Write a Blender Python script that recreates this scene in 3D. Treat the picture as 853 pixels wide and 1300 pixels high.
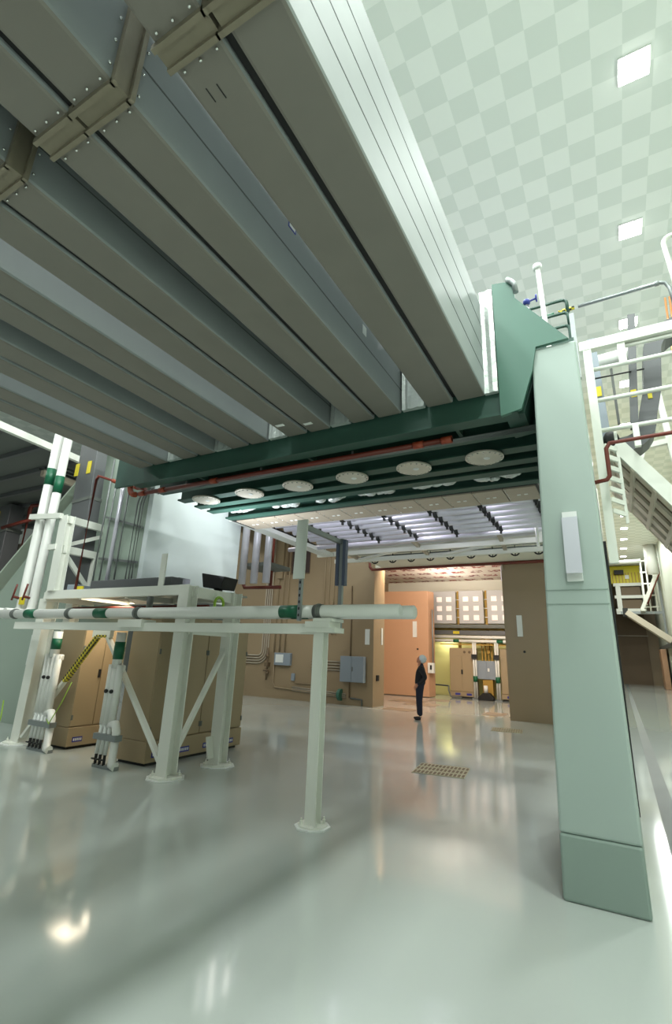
import bpy, bmesh, math, random
from mathutils import Vector, Matrix
random.seed(7)
S = bpy.context.scene
for o in list(bpy.data.objects): bpy.data.objects.remove(o)
C = S.collection

# ------------------------------------------------------------------ camera
FPX, PITCH, ROLL, YAW, CAMH = 620.93, 0.297992, 0.0400556, -0.517456, 1.70
cy, sy, cp, sp = math.cos(YAW), math.sin(YAW), math.cos(PITCH), math.sin(PITCH)
fw = Vector((sy*cp, cy*cp, sp)); rt = Vector((cy, -sy, 0)); up = rt.cross(fw)
r_ = math.cos(ROLL)*rt + math.sin(ROLL)*up
u_ = -math.sin(ROLL)*rt + math.cos(ROLL)*up
cam_data = bpy.data.cameras.new('camera'); cam = bpy.data.objects.new('camera', cam_data); C.objects.link(cam)
cam.matrix_world = Matrix(((r_.x, u_.x, -fw.x, 0), (r_.y, u_.y, -fw.y, 0), (r_.z, u_.z, -fw.z, CAMH), (0, 0, 0, 1)))
cam_data.sensor_fit = 'HORIZONTAL'; cam_data.sensor_width = 36
cam_data.lens = 36*FPX/853; cam_data.shift_y = -10/853; cam_data.clip_end = 300; cam_data.clip_start = 0.05
S.camera = cam
# ------------------------------------------------------------------ world, exposure
S.view_settings.view_transform = 'Standard'; S.view_settings.look = 'None'
S.view_settings.gamma = 1; S.view_settings.use_curve_mapping = False
S.view_settings.exposure = 0.0
w = bpy.data.worlds.new('world'); S.world = w; w.use_nodes = True
w.node_tree.nodes['Background'].inputs[0].default_value = (.93, 1, .965, 1)
w.node_tree.nodes['Background'].inputs[1].default_value = .26
# ------------------------------------------------------------------ lights of the room and added fills
def area(name, loc, size, power, col=(1, 1, 1), rot=(0, 0, 0), sy=None):
    d = bpy.data.lights.new(name, 'AREA'); d.energy = power; d.color = col; d.size = size
    if sy: d.shape = 'RECTANGLE'; d.size_y = sy
    o = bpy.data.objects.new(name, d); C.objects.link(o); o.location = loc; o.rotation_euler = rot
    return o
COOL = (.94, 1.0, .965); WARM = (1.0, .74, .50)
LIGHT_Y = [6.97+3.56*k for k in range(-4, 13)]
for k, yy in enumerate(LIGHT_Y):
    area('hall_lamp_and_fill', (1.25, yy, 10.9), .44, 215 if k > 3 else 230, COOL)
for k in range(-2, 5):
    area('hall_lamp_and_fill', (-9.5, 5+3.56*k, 10.9), 3.4, 120, COOL)
    area('hall_lamp_and_fill', (-19, 5+3.56*k, 10.9), 1.2, 200, COOL)  # unseen row added to brighten the dark upper left
for x in (-4.1, -1.0):
    area('hall_lamp_and_fill', (x, -6.0, 10.9), 3.0, 140, COOL)  # added fill behind the camera, brightens the front faces
for k in range(3):
    for x in (-4.2, -2.3):
        area('hall_lamp_and_fill', (x, -1.5+3.0*k, 10.9), .9, 230, COOL)  # unseen lights added over the ducts to brighten their sides
area('mezzanine_fill', (-16, 7.5, 6.2), 1.0, 70, (1, .95, .88))  # fill light added to lift the dark left background
for x in (-5.6, -3.6, -1.6):                                     # strip lamps above the tubes of the bay
    area('bay_lamp', (x, 9.4, 4.80), .12, 62, (.93, .91, 1), (0, 0, 0), 2.4)
area('bay_lamp', (-10.2, 12.0, 6.8), 3.0, 130, (1, .96, .90), (0, 0, 0), 3.0)
area('back_room_lamp', (-8.0, 17.35, 5.3), 3.0, 330, (1, .78, .58), (math.radians(48), 0, 0), .25)
area('back_room_lamp', (-3.8, 17.35, 5.3), 3.0, 330, (1, .90, .78), (math.radians(48), 0, 0), .25)
area('back_room_ceiling_fill', (-6.5, 21.6, 4.2), .5, 55, (1, .9, .8), (math.pi, 0, 0), 3.0)  # added light aimed upward to brighten the back room ceiling
area('tray_fill', (-7.5, 24.75, 2.7), .3, 20, (1, .97, .80), (0, 0, 0), .3)  # added light that brightens the yellow wall below the tray
area('platform_lamp', (-7.7, 6.0, 2.42), .8, 26, (1, .84, .62), (0, math.radians(12), 0), .9)

# ------------------------------------------------------------------ materials
def lin(c): return tuple(((v/255)/12.92 if v/255 <= .04045 else ((v/255+.055)/1.055)**2.4) for v in c)
MATS = {}
def mat(name, rgb, rough=.5, metal=0, emit=None, noise=0, nscale=6, spec=.5, bump=0, coat=0):
    m = bpy.data.materials.new(name); m.use_nodes = True; MATS[name] = m
    nt = m.node_tree; b = nt.nodes['Principled BSDF']; col = lin(rgb)+(1,)
    b.inputs['Base Color'].default_value = col; b.inputs['Roughness'].default_value = rough
    b.inputs['Metallic'].default_value = metal; b.inputs['Specular IOR Level'].default_value = spec
    if coat: b.inputs['Coat Weight'].default_value = coat; b.inputs['Coat Roughness'].default_value = .08
    if emit:
        b.inputs['Emission Color'].default_value = col; b.inputs['Emission Strength'].default_value = emit
    if noise or bump:
        tc = nt.nodes.new('ShaderNodeTexCoord'); n = nt.nodes.new('ShaderNodeTexNoise')
        n.inputs['Scale'].default_value = nscale; n.inputs['Detail'].default_value = 4
        nt.links.new(tc.outputs['Object'], n.inputs['Vector'])
        if noise:
            mx = nt.nodes.new('ShaderNodeMix'); mx.data_type = 'RGBA'
            mx.inputs[6].default_value = tuple(v*(1-noise) for v in col[:3])+(1,)
            mx.inputs[7].default_value = tuple(min(1, v*(1+noise)) for v in col[:3])+(1,)
            nt.links.new(n.outputs['Fac'], mx.inputs[0]); nt.links.new(mx.outputs[2], b.inputs['Base Color'])
        if bump:
            bp = nt.nodes.new('ShaderNodeBump'); bp.inputs['Strength'].default_value = bump; bp.inputs['Distance'].default_value = .02
            nt.links.new(n.outputs['Fac'], bp.inputs['Height']); nt.links.new(bp.outputs['Normal'], b.inputs['Normal'])
    return m
def nodes(m): return m.node_tree.nodes, m.node_tree.links, m.node_tree.nodes['Principled BSDF']

EPOXY = mat('epoxy', (178, 185, 180), .085, noise=.05, nscale=.7)
TILE = mat('ceiling_tile', (196, 205, 192), .8)
n_, l_, b_ = nodes(TILE)
tc = n_.new('ShaderNodeTexCoord'); mp = n_.new('ShaderNodeMapping'); ck = n_.new('ShaderNodeTexChecker')
mp.inputs['Location'].default_value = (-.21/.44, -9.03/.45+.5, .5); mp.inputs['Scale'].default_value = (1/.44, 1/.45, 0)
ck.inputs['Scale'].default_value = 1; ck.inputs['Color1'].default_value = lin((231, 236, 231))+(1,); ck.inputs['Color2'].default_value = lin((217, 224, 218))+(1,)
l_.new(tc.outputs['Object'], mp.inputs['Vector']); l_.new(mp.outputs[0], ck.inputs['Vector']); l_.new(ck.outputs['Color'], b_.inputs['Base Color'])
DUCTSHADE = mat('duct_steel_shaded', (126, 122, 114), .55, .1, noise=.10, nscale=3)  # darker copy for the undersides, shade put into the colour
DUCTLIT = mat('duct_steel_lit', (146, 152, 152), .6, .1, noise=.08, nscale=3)  # lighter copy of the same steel, lit tone for the sides
SEAM = mat('seam', (90, 95, 92), .6)
COLLAR = mat('collar_steel', (138, 130, 112), .5, .3, noise=.12, nscale=12)
CHROME = mat('bolt', (225, 228, 225), .25, .9)
FOIL = mat('clear_foil', (205, 212, 208), .16, .35, bump=.9, nscale=14)
SILVER = mat('silver', (206, 204, 216), .3, .3, noise=.1, nscale=5)
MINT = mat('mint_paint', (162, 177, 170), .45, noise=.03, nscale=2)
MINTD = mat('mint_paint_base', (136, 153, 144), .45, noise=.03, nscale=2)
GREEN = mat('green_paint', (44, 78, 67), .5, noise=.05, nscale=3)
WHITE = mat('white_paint', (226, 228, 219), .4)
PIPEW = mat('white_pipe', (226, 227, 222), .28)
BANDG = mat('green_band', (8, 92, 62), .4)
TAN = mat('tan_paint', (150, 131, 104), .42, noise=.04, nscale=1.5)
TANC = mat('tan_cabinet', (160, 142, 112), .4, noise=.03, nscale=3)
TANLIT = mat('tan_warm_lit', (192, 150, 118), .5, noise=.03, nscale=2)  # tan tinted pinker, warm light on the shield door put into the colour
LINE = mat('joint_line', (70, 62, 50), .7)
STAIRM = mat('stair_beige', (212, 202, 184), .5, noise=.03)
REDP = mat('red_pipe', (104, 38, 25), .45)
REDC = mat('red_coupling', (148, 62, 36), .45)
GRAYC = mat('gray_conduit', (120, 124, 124), .4, .5)
GALV = mat('galvanised', (140, 146, 146), .4, .6, noise=.1, nscale=10)
TRAY = mat('gray_tray', (94, 96, 98), .45, .2)
BOXG = mat('gray_box', (138, 148, 158), .45)
DARK = mat('dark', (28, 30, 30), .5)
BLACK = mat('black_rubber', (18, 18, 18), .6)
YELL = mat('yellow', (214, 196, 40), .5)
BLUE = mat('blue', (48, 62, 150), .4)
BLUEL = mat('blue_label', (52, 54, 140), .5)
WLAB = mat('white_label', (225, 228, 225), .5)
LAMP = mat('lamp_diffuser', (255, 255, 250), .5, emit=14)
BEIGE = mat('beige_panel', (168, 157, 140), .5, noise=.04, nscale=4)
PORT = mat('port_cover', (205, 200, 186), .42, .2, noise=.05, nscale=5)
BROWN = mat('brown', (110, 92, 70), .6)
HOSE = mat('hose_green', (150, 190, 60), .4)
YWALL = mat('yellow_wall', (208, 202, 132), .6)
OCHRE = mat('ochre', (176, 140, 60), .6)
PALE = mat('pale_wall', (222, 222, 208), .6)
HALLW = mat('hall_wall', (196, 204, 190), .5, noise=.04, nscale=.6)
DIM = mat('dim_gray', (98, 102, 98), .6, noise=.08, nscale=1)
BUTT = mat('buttress', (150, 164, 152), .5, noise=.03, nscale=1)
COPPER = mat('copper', (190, 130, 80), .35, .6)
SKIN = mat('skin', (196, 140, 112), .5)
JACKET = mat('jacket', (26, 27, 32), .8)
TROUS = mat('trousers', (30, 34, 52), .8)
CAP = mat('bouffant_cap', (220, 226, 230), .7, bump=.5, nscale=30)
PANELW = mat('light_panel', (182, 183, 184), .4)
PANLIT = mat('light_square', (255, 244, 238), .4, emit=.16)
# hazard tape: yellow with black diagonal dashes
HAZ = mat('hazard_tape', (220, 205, 40), .5)
n_, l_, b_ = nodes(HAZ); tc = n_.new('ShaderNodeTexCoord'); ck = n_.new('ShaderNodeTexChecker'); ck.inputs['Scale'].default_value = 24
ck.inputs['Color1'].default_value = lin((222, 208, 60))+(1,); ck.inputs['Color2'].default_value = (.01, .01, .01, 1)
l_.new(tc.outputs['Object'], ck.inputs['Vector']); l_.new(ck.outputs['Color'], b_.inputs['Base Color'])
# boards with rows of red print
REDPRINT = mat('printed_board', (236, 226, 214), .6)
n_, l_, b_ = nodes(REDPRINT); tc = n_.new('ShaderNodeTexCoord'); mp = n_.new('ShaderNodeMapping'); mp.inputs['Scale'].default_value = (.62, .22, 0)
bk = n_.new('ShaderNodeTexBrick'); bk.inputs['Scale'].default_value = 1; bk.inputs['Mortar Size'].default_value = .075
bk.inputs['Color1'].default_value = lin((120, 30, 26))+(1,); bk.inputs['Color2'].default_value = lin((170, 70, 60))+(1,); bk.inputs['Mortar'].default_value = lin((238, 228, 216))+(1,)
nz = n_.new('ShaderNodeTexNoise'); nz.inputs['Scale'].default_value = 7; rp = n_.new('ShaderNodeValToRGB'); rp.color_ramp.elements[0].position = .46; rp.color_ramp.elements[1].position = .50
mx = n_.new('ShaderNodeMix'); mx.data_type = 'RGBA'; mx.inputs[6].default_value = lin((238, 228, 216))+(1,)
l_.new(tc.outputs['Object'], mp.inputs['Vector']); l_.new(mp.outputs[0], bk.inputs['Vector']); l_.new(tc.outputs['Object'], nz.inputs['Vector']); l_.new(nz.outputs['Fac'], rp.inputs[0])
l_.new(rp.outputs['Color'], mx.inputs[0]); l_.new(bk.outputs['Color'], mx.inputs[7]); l_.new(mx.outputs[2], b_.inputs['Base Color'])

# ------------------------------------------------------------------ mesh helpers
ORG = {}
class MB:
    def __init__(s): s.bm = bmesh.new()
    def box(s, x0, x1, y0, y1, z0, z1):
        v = [s.bm.verts.new(p) for p in ((x0,y0,z0),(x1,y0,z0),(x1,y1,z0),(x0,y1,z0),(x0,y0,z1),(x1,y0,z1),(x1,y1,z1),(x0,y1,z1))]
        for f in ((0,3,2,1),(4,5,6,7),(0,1,5,4),(1,2,6,5),(2,3,7,6),(3,0,4,7)): s.bm.faces.new([v[i] for i in f])
        return s
    def bar(s, a, b, w, h, upv=(0, 0, 1)):
        a = Vector(a); b = Vector(b); d = (b-a).normalized(); up = Vector(upv)
        if abs(d.dot(up)) > .98: up = Vector((0, 1, 0))
        x = d.cross(up).normalized(); z = x.cross(d).normalized()
        w *= 1+random.uniform(0, .012); h *= 1+random.uniform(0, .012); v = []
        for p in (a, b):
            for i, j in ((-1,-1),(1,-1),(1,1),(-1,1)): v.append(s.bm.verts.new(p+x*(i*w/2)+z*(j*h/2)))
        for f in ((3,2,1,0),(4,5,6,7),(0,1,5,4),(1,2,6,5),(2,3,7,6),(3,0,4,7)): s.bm.faces.new([v[i] for i in f])
        return s
    def ibeam(s, a, b, w, h, t=.014, upv=(0, 0, 1)):
        a = Vector(a); b = Vector(b); d = (b-a).normalized(); up = Vector(upv)
        if abs(d.dot(up)) > .98: up = Vector((0, 1, 0))
        x = d.cross(up).normalized(); z = x.cross(d).normalized()
        s.bar(a+z*(h/2-t/2), b+z*(h/2-t/2), w, t, upv); s.bar(a-z*(h/2-t/2), b-z*(h/2-t/2), w, t, upv)
        s.bar(a, b, t, h-2*t, upv); return s
    def tube(s, pts, r, n=12, cap=True, smooth=True):
        pts = [Vector(p) for p in pts]; rings = []
        rr = r if isinstance(r, (list, tuple)) else [r]*len(pts)
        for i, p in enumerate(pts):
            if i == 0: t = pts[1]-p
            elif i == len(pts)-1: t = p-pts[i-1]
            else: t = (pts[i+1]-p).normalized()+(p-pts[i-1]).normalized()
            t.normalize(); ref = Vector((0, 0, 1)) if abs(t.z) < .9 else Vector((0, 1, 0))
            a = t.cross(ref).normalized(); b = a.cross(t)
            if i and rings:
                pass
            rings.append([s.bm.verts.new(p+(a*math.cos(k*2*math.pi/n)+b*math.sin(k*2*math.pi/n))*rr[i]) for k in range(n)])
        for i in range(len(rings)-1):
            A, B = rings[i], rings[i+1]
            off = min(range(n), key=lambda o: sum((A[k].co-B[(k+o) % n].co).length for k in range(0, n, 3)))
            for k in range(n):
                f = s.bm.faces.new((A[k], A[(k+1) % n], B[(k+1+off) % n], B[(k+off) % n])); f.smooth = smooth
        if cap:
            s.bm.faces.new(list(reversed(rings[0]))); s.bm.faces.new(rings[-1])
        return s
    def prism(s, poly, axis, a0, a1):
        # poly of 2D points; axis 'y': (x,z), 'x': (y,z), 'z': (x,y)
        def P(p, a): return {'y': (p[0], a, p[1]), 'x': (a, p[0], p[1]), 'z': (p[0], p[1], a)}[axis]
        A = [s.bm.verts.new(P(p, a0)) for p in poly]; B = [s.bm.verts.new(P(p, a1)) for p in poly]
        n = len(poly)
        s.bm.faces.new(A); s.bm.faces.new(list(reversed(B)))
        for i in range(n): s.bm.faces.new((A[i], B[i], B[(i+1) % n], A[(i+1) % n]))
        return s
    def lathe(s, prof, c, n=24, axis='z'):
        rings = []
        for r, h in prof:
            ring = []
            for k in range(n):
                a = k*2*math.pi/n; p = (r*math.cos(a), r*math.sin(a), h)
                if axis == 'y': p = (p[0], p[2], p[1])
                if axis == 'x': p = (p[2], p[0], p[1])
                ring.append(s.bm.verts.new((c[0]+p[0], c[1]+p[1], c[2]+p[2])))
            rings.append(ring)
        for A, B in zip(rings, rings[1:]):
            for k in range(n): s.bm.faces.new((A[k], A[(k+1) % n], B[(k+1) % n], B[k]))
        s.bm.faces.new(list(reversed(rings[0]))); s.bm.faces.new(rings[-1]); return s
    def ball(s, c, r, sc=(1, 1, 1), seg=12):
        m = Matrix.Translation(c) @ Matrix.Diagonal((r*sc[0], r*sc[1], r*sc[2], 1))
        q = bmesh.ops.create_uvsphere(s.bm, u_segments=seg, v_segments=max(6, seg*2//3), radius=1, matrix=m)
        for v in q['verts']:
            for f in v.link_faces: f.smooth = True
        return s
    def build(s, name, material, parent=None, bevel=0, loc=None):
        bm = s.bm; bmesh.ops.recalc_face_normals(bm, faces=bm.faces)
        if parent is not None: org = ORG[parent.name]
        elif loc is not None: org = Vector(loc)
        else:
            xs = [v.co for v in bm.verts]
            org = Vector((sum(v.x for v in xs)/len(xs), sum(v.y for v in xs)/len(xs), min(v.z for v in xs)))
        bmesh.ops.translate(bm, verts=bm.verts, vec=-org)
        me = bpy.data.meshes.new(name); bm.to_mesh(me); bm.free()
        for m in (material if isinstance(material, (list, tuple)) else [material]): me.materials.append(m)
        o = bpy.data.objects.new(name, me); C.objects.link(o)
        if parent is not None: o.parent = parent
        else: o.location = org
        ORG[o.name] = org
        if bevel:
            md = o.modifiers.new('bevel', 'BEVEL'); md.width = bevel; md.segments = 2; md.limit_method = 'ANGLE'
        return o
def tag(o, label, cat, group=None):
    o['label'] = label; o['category'] = cat
    if group: o['group'] = group
    return o
def thing(name, loc, label, cat, group=None):
    o = bpy.data.objects.new(name, None); C.objects.link(o); o.location = loc; o.empty_display_size = .1
    ORG[o.name] = Vector(loc); return tag(o, label, cat, group)
def struct(mb, name, m, **k):
    o = mb.build(name, m, loc=k.get('loc', (0, 0, 0))); o['kind'] = 'structure'; return o
def dup(root, loc, label, group=None, rotz=None):
    c = root.copy(); C.objects.link(c); c.location = loc; c['label'] = label
    if group: c['group'] = group
    if rotz is not None: c.rotation_euler.z = rotz
    def rec(a, b):
        for ch in list(a.children):
            d = ch.copy(); C.objects.link(d); d.parent = b; rec(ch, d)
    rec(root, c); return c
def B(x0, x1, y0, y1, z0, z1): return MB().box(x0, x1, y0, y1, z0, z1)
def arc(c, r, a0, a1, plane='xz', n=7):
    out = []
    for i in range(n):
        a = math.radians(a0+(a1-a0)*i/(n-1)); p, q = r*math.cos(a), r*math.sin(a)
        out.append({'xz': (c[0]+p, c[1], c[2]+q), 'yz': (c[0], c[1]+p, c[2]+q), 'xy': (c[0]+p, c[1]+q, c[2])}[plane])
    return out

# ================================================================== the setting
struct(B(-26, 3.7, -9, 60.2, -.12, 0), 'floor', EPOXY)
struct(B(-26, 3.7, -9, 60.2, 11, 11.12), 'ceiling', TILE)
struct(B(3.55, 3.7, -9, 60.2, 0, 11), 'wall_right', HALLW)
struct(B(-.6, 3.55, 60, 60.2, 0, 11), 'wall_far', TAN)
struct(B(-.6, -.4, 17.6, 60, 0, 10.9), 'wall_middle', TAN)
struct(B(-14.5, -7.65, 16.55, 17.5, 0, 7.0), 'wall_back_left', TAN)
struct(B(-3.1, -.04, 16.6, 17.5, 0, 4.82), 'wall_back_right', TAN)
struct(B(-7.65, -.04, 16.62, 16.72, 4.86, 7.0), 'wall_lintel', PALE)
struct(B(-10.6, -.4, 25.2, 25.4, 0, 5.5), 'wall_rear', YWALL)
struct(B(-10.75, -10.6, 17.5, 25.4, 0, 5.5), 'wall_rear_left', TAN)
struct(B(-.4, -.22, 17.5, 25.4, 0, 5.5), 'wall_rear_right', YWALL)
struct(B(-10.75, -.22, 17.5, 25.4, 5.5, 5.65), 'ceiling_rear', REDPRINT)
struct(B(-10.6, -.4, 24.75, 25.2, 4.93, 5.5), 'trim_1', PALE)
struct(B(-7.28, -.04, 7.75, 16.54, 4.92, 5.02), 'ceiling_bay', SILVER)
struct(B(-14.5, -7.3, 8.5, 16.55, 7.0, 7.1), 'ceiling_bay_left', DIM)
struct(B(-7.25, -.04, 15.2, 16.54, 4.80, 4.92), 'trim_2', PALE)
struct(B(-26.1, -26, -9, 30, 0, 11), 'wall_left', DIM)
struct(B(-26, -14.6, 24, 24.2, 0, 11), 'wall_left_rear', DIM)
struct(B(.22, .40, 3, 60, 0, .004), 'trim_3', DIM)
# light-blue painted cheek wall under the left end of the portal
struct(B(-7.42, -7.3, 5.92, 8.45, 2.625, 4.9), 'wall_cheek', mat('cheek_white', (214, 222, 224), .5))

# ceiling lamps
LAMPS = {4: 'square ceiling lamp nearest the top of the picture', 5: 'second square ceiling lamp from the top, above the railing', 6: 'third square ceiling lamp from the top, just over the white cage beam',
         7: 'square ceiling lamp seen through the white railing cage', 12: 'first of the five small ceiling lamps far down the hall', 13: 'second of the small ceiling lamps far down the hall',
         14: 'middle one of the five small far ceiling lamps', 15: 'fourth of the small ceiling lamps far down the hall', 16: 'farthest small ceiling lamp down the hall'}
for k, yy in enumerate(LIGHT_Y):
    if k < 4: continue
    t = thing('ceiling_lamp', (1.25, yy, 11), LAMPS.get(k, 'square ceiling lamp behind the railing cage and the steel stair'), 'ceiling light', 'ceiling lamps of the hall')
    B(1.02, 1.48, yy-.23, yy+.23, 10.975, 10.999).build('frame', WLAB, t)
    B(1.04, 1.46, yy-.21, yy+.21, 10.96, 10.974).build('diffuser', LAMP, t)

# ================================================================== beam ducts
ZB, ZT, W = 4.32, 5.47, .290
YC = .93
def duct_x(i):                       # right edge of the i-th duct from the right
    pair, second = divmod(i, 2)
    return -.92-.922*pair-(.335 if second else 0)
ORD = ['outermost on the right, its side lit bright', 'second from the right, beside the bright-sided one', 'third from the right, blue-edged sticker on its broad side',
       'fourth from the right', 'fifth from the right, dark green shaded side', 'sixth from the right', 'seventh from the right, light strip of side showing', 'eighth from the right',
       'ninth from the right', 'tenth from the right', 'eleventh from the right', 'twelfth from the right, outermost on the left']
for i in range(12):
    xr = duct_x(i); xl = xr-W
    t = thing('beam_duct', ((xr+xl)/2, 4.66, ZB), 'long gray steel duct, '+ORD[i], 'duct', 'gray steel ducts overhead')
    m = B(xl, xr, -2.5, 4.66, ZB, ZT); d = m.build('body', DUCTLIT, t, bevel=.022)
    d.data.materials.append(DUCTSHADE)
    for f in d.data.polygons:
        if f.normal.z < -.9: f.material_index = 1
    s = MB()
    for z in (4.60, 4.87, 5.16): s.box(xr-.001, xr+.002, YC, 4.655, z-.005, z+.005)
    s.build('seam', SEAM, t)
    if i < 11:
        nx = duct_x(i+1)
        if i % 2 == 0 or i in (3, 7):
            B(nx-.05, xl+.05, -2.5, 4.6, ZT, ZT+.03).build('gap_light_block', DUCTSHADE, t)  # unseen plate added to keep light from above out of the gap
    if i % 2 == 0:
        B(xr-.335+.002, xl-.002, -2.5, 4.6, ZB+.035, ZB+.09).build('gap_shade', BLACK, t)  # black strip standing in for the deep shade inside the narrow gap
    # bolted collar: angle frame round the duct
    c = MB(); e = .035
    for y0 in (YC-.06, YC+.035):
        c.box(xl-.012, xr+.012, y0, y0+.025, ZB-e, ZB); c.box(xr, xr+e, y0, y0+.025, ZB-e, ZT-.3)
    c.box(xl-.012, xr+.012, YC-.04, YC+.04, ZB-.012, ZB); c.box(xr, xr+.012, YC-.04, YC+.04, ZB, ZT-.3)
    c.build('collar', COLLAR, t)
    if 1 <= i <= 6:
        for y0 in (YC-.085, YC+.085):
            for q in range(3): MB().ball((xl+.05+q*.1, y0, ZB-.012), .009, seg=6).build('bolt', CHROME, t)
            if i % 2 == 0:
                for q in range(3): MB().ball((xr+.012, y0, ZB+.06+q*.16), .009, seg=6).build('bolt', CHROME, t)
    if i in (2,):
        o = B(xr, xr+.004, 2.33, 2.43, 4.80, 4.87).build('sticker', BLUE, t); o['label'] = 'blue-edged white sticker'
        B(xr+.003, xr+.006, 2.342, 2.418, 4.81, 4.86).build('sticker_face', WLAB, o)
        B(xr, xr+.004, 3.62, 3.70, 4.70, 4.80).build('tag', WLAB, t)
    if i in (4, 5):
        B(xl+.05, xl+.16, 4.30 if i == 5 else 4.40, 4.35 if i == 5 else 4.45, ZB-.004, ZB).build('tag', WLAB, t)
    if i == 1:
        s = MB(); s.box(xl+.08, xl+.085, 1.12, 1.19, ZB-.003, ZB); s.box(xl+.14, xl+.145, 1.13, 1.2, ZB-.003, ZB); s.build('mark', DARK, t)

# foil bands sealing the duct ends against the portal beam
def foil_strip(x0, x1, z0, z1, y0, y1, label):
    m = MB(); n = max(2, int((x1-x0)/.035)); pts = []
    for k in range(n+1):
        pts.append((x0+(x1-x0)*k/n, y0+.012*math.sin(k*2.3)+random.uniform(-.004, .004)))
    m.prism(pts+[(x1, y1), (x0, y1)], 'z', z0, z1)
    o = m.build('foil_wrap', FOIL); return tag(o, label, 'wrap')
foil_strip(-.925, -.79, 4.34, 5.6, 4.64, 4.69, 'crinkled clear foil strip beside the green gusset plate')
for k in range(5):
    xr = duct_x(2*k+1)-W; xl = duct_x(2*k+2)
    foil_strip(xl+.02, xr-.02, 4.33, 5.2, 4.60, 4.66, ['crinkled foil between the second and third duct ends, widest piece in view', 'crinkled foil in the wide gap after the fourth duct', 'crinkled foil in the wide gap after the sixth duct', 'crinkled foil in the wide gap after the eighth duct', 'crinkled foil in the wide gap after the tenth duct'][k])

# ================================================================== portal frame
t = thing('portal_column', (-.29, 4.69, 0), 'tall pale mint green steel column at the right, standing on the floor', 'column')
m = MB()
def quadcol(mb, z0, z1, f):
    (a0, b0), (a1, b1) = f(z0), f(z1)
    v = [mb.bm.verts.new(p) for p in ((a0,4.69,z0),(b0,4.69,z0),(b0,6.9,z0),(a0,6.9,z0),(a1,4.69,z1),(b1,4.69,z1),(b1,6.9,z1),(a1,6.9,z1))]
    for g in ((0,3,2,1),(4,5,6,7),(0,1,5,4),(1,2,6,5),(2,3,7,6),(3,0,4,7)): mb.bm.faces.new([v[i] for i in g])
colf = lambda z: (-.575+.027*z, -.0-.008*z)
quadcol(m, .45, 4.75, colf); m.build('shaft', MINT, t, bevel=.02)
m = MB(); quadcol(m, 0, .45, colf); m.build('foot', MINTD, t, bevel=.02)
o = B(-.315, -.195, 4.665, 4.69, 2.94, 3.0).build('plate_tab', WLAB, t); o = B(-.325, -.20, 4.665, 4.69, 2.38, 2.45).build('plate_tab', WLAB, t)
m = MB(); m.prism([(4.665, 2.95), (4.61, 2.44), (4.60, 2.44), (4.655, 2.95)], 'x', -.322, -.195); o = m.build('cover_plate', mat('lilac_gray', (186, 188, 196), .4), t); o['label'] = 'gray strip held out from the column between two white tabs'
s = MB()
for z in (2.19, 2.31): 
    a, b = colf(z); s.box(a+.005, b-.005, 4.686, 4.69, z-.004, z+.004)
s.build('weld_seam', MINTD, t)
B(-.03, .005, 6.0, 6.1, .35, 3.0).build('edge_seal', DARK, t)

t = thing('portal_beam', (-3.4, 4.7, 4.1), 'dark green steel portal beam across the picture under the duct ends', 'beam')
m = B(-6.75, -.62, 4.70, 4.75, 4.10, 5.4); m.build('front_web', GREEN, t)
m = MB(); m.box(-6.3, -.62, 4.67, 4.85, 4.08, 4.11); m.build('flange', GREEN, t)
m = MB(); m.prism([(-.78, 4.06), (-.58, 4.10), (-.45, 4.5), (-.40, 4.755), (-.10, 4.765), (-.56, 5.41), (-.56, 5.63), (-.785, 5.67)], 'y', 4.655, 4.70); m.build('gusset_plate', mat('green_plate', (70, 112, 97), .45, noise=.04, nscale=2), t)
m = MB()
for yy in (5.21, 5.69, 6.08, 6.40, 6.90):
    o = MB(); o.box(-6.3, -.45, yy-.085, yy+.085, 4.10, 4.125); o.box(-6.3, -.45, yy-.012, yy+.012, 4.125, 4.55); o.build('joist', GREEN, t)
B(-6.3, -.45, 4.75, 7.0, 4.55, 4.6).build('deck_plate', GREEN, t)
for x in (-5.15, -3.25, -1.3):
    m = MB(); m.prism([(4.75, 4.12), (5.11, 4.12), (5.11, 4.2), (4.80, 4.5), (4.75, 4.5)], 'x', x-.02, x+.02); m.build('stiffener', GREEN, t)
m = MB(); m.prism([(-.75, 4.08), (-.57, 4.1), (-.44, 4.5), (-.43, 4.74), (-.5, 4.74), (-.75, 4.6)], 'y', 4.76, 5.3); m.build('haunch', GREEN, t)

# left column and buttress
t = thing('portal_column', (-8.0, 5.9, 2.62), 'gray-green portal column at the left with conduits strapped to its face', 'column')
B(-8.62, -7.43, 5.92, 6.6, 2.625, 5.6).build('shaft', BUTT, t, bevel=.015)
B(-7.6, -6.5, 5.3, 5.9, 4.62, 5.3).build('bracket', BUTT, t)
for z0, z1 in ((4.10, 3.80), (3.28, 3.15)):
    MB().bar((-8.5, 5.87, z0), (-7.42, 5.87, z1), .05, .04).build('strap', GRAYC, t)
xs = [-8.53, -8.34, -8.08, -7.92, -7.61, -7.52, -7.45]
for k, x in enumerate(xs):
    r = .04 if k == 2 else .016
    top = 5.3 if k < 4 else 4.25
    o = MB().tube([(x, 5.85-r, 2.63), (x, 5.85-r, top)] + ([(x+.03, 5.85-r, top+.12), (x+.15, 5.8-r, top+.18), (x+.5, 5.6, top+.16)] if k >= 4 else []), r, 10).build('conduit', SILVER if k == 2 else GRAYC)
    tag(o, ['thin gray conduit at the far left of the column face', 'second thin conduit from the left on the column face', 'thick silver conduit down the middle of the left column', 'thin dark conduit right of the thick silver one', 'conduit bending toward the white wall, leftmost of three', 'conduit bending toward the white wall, middle of three', 'conduit bending toward the white wall, rightmost of three'][k], 'conduit', 'conduits on the left column')
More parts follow.
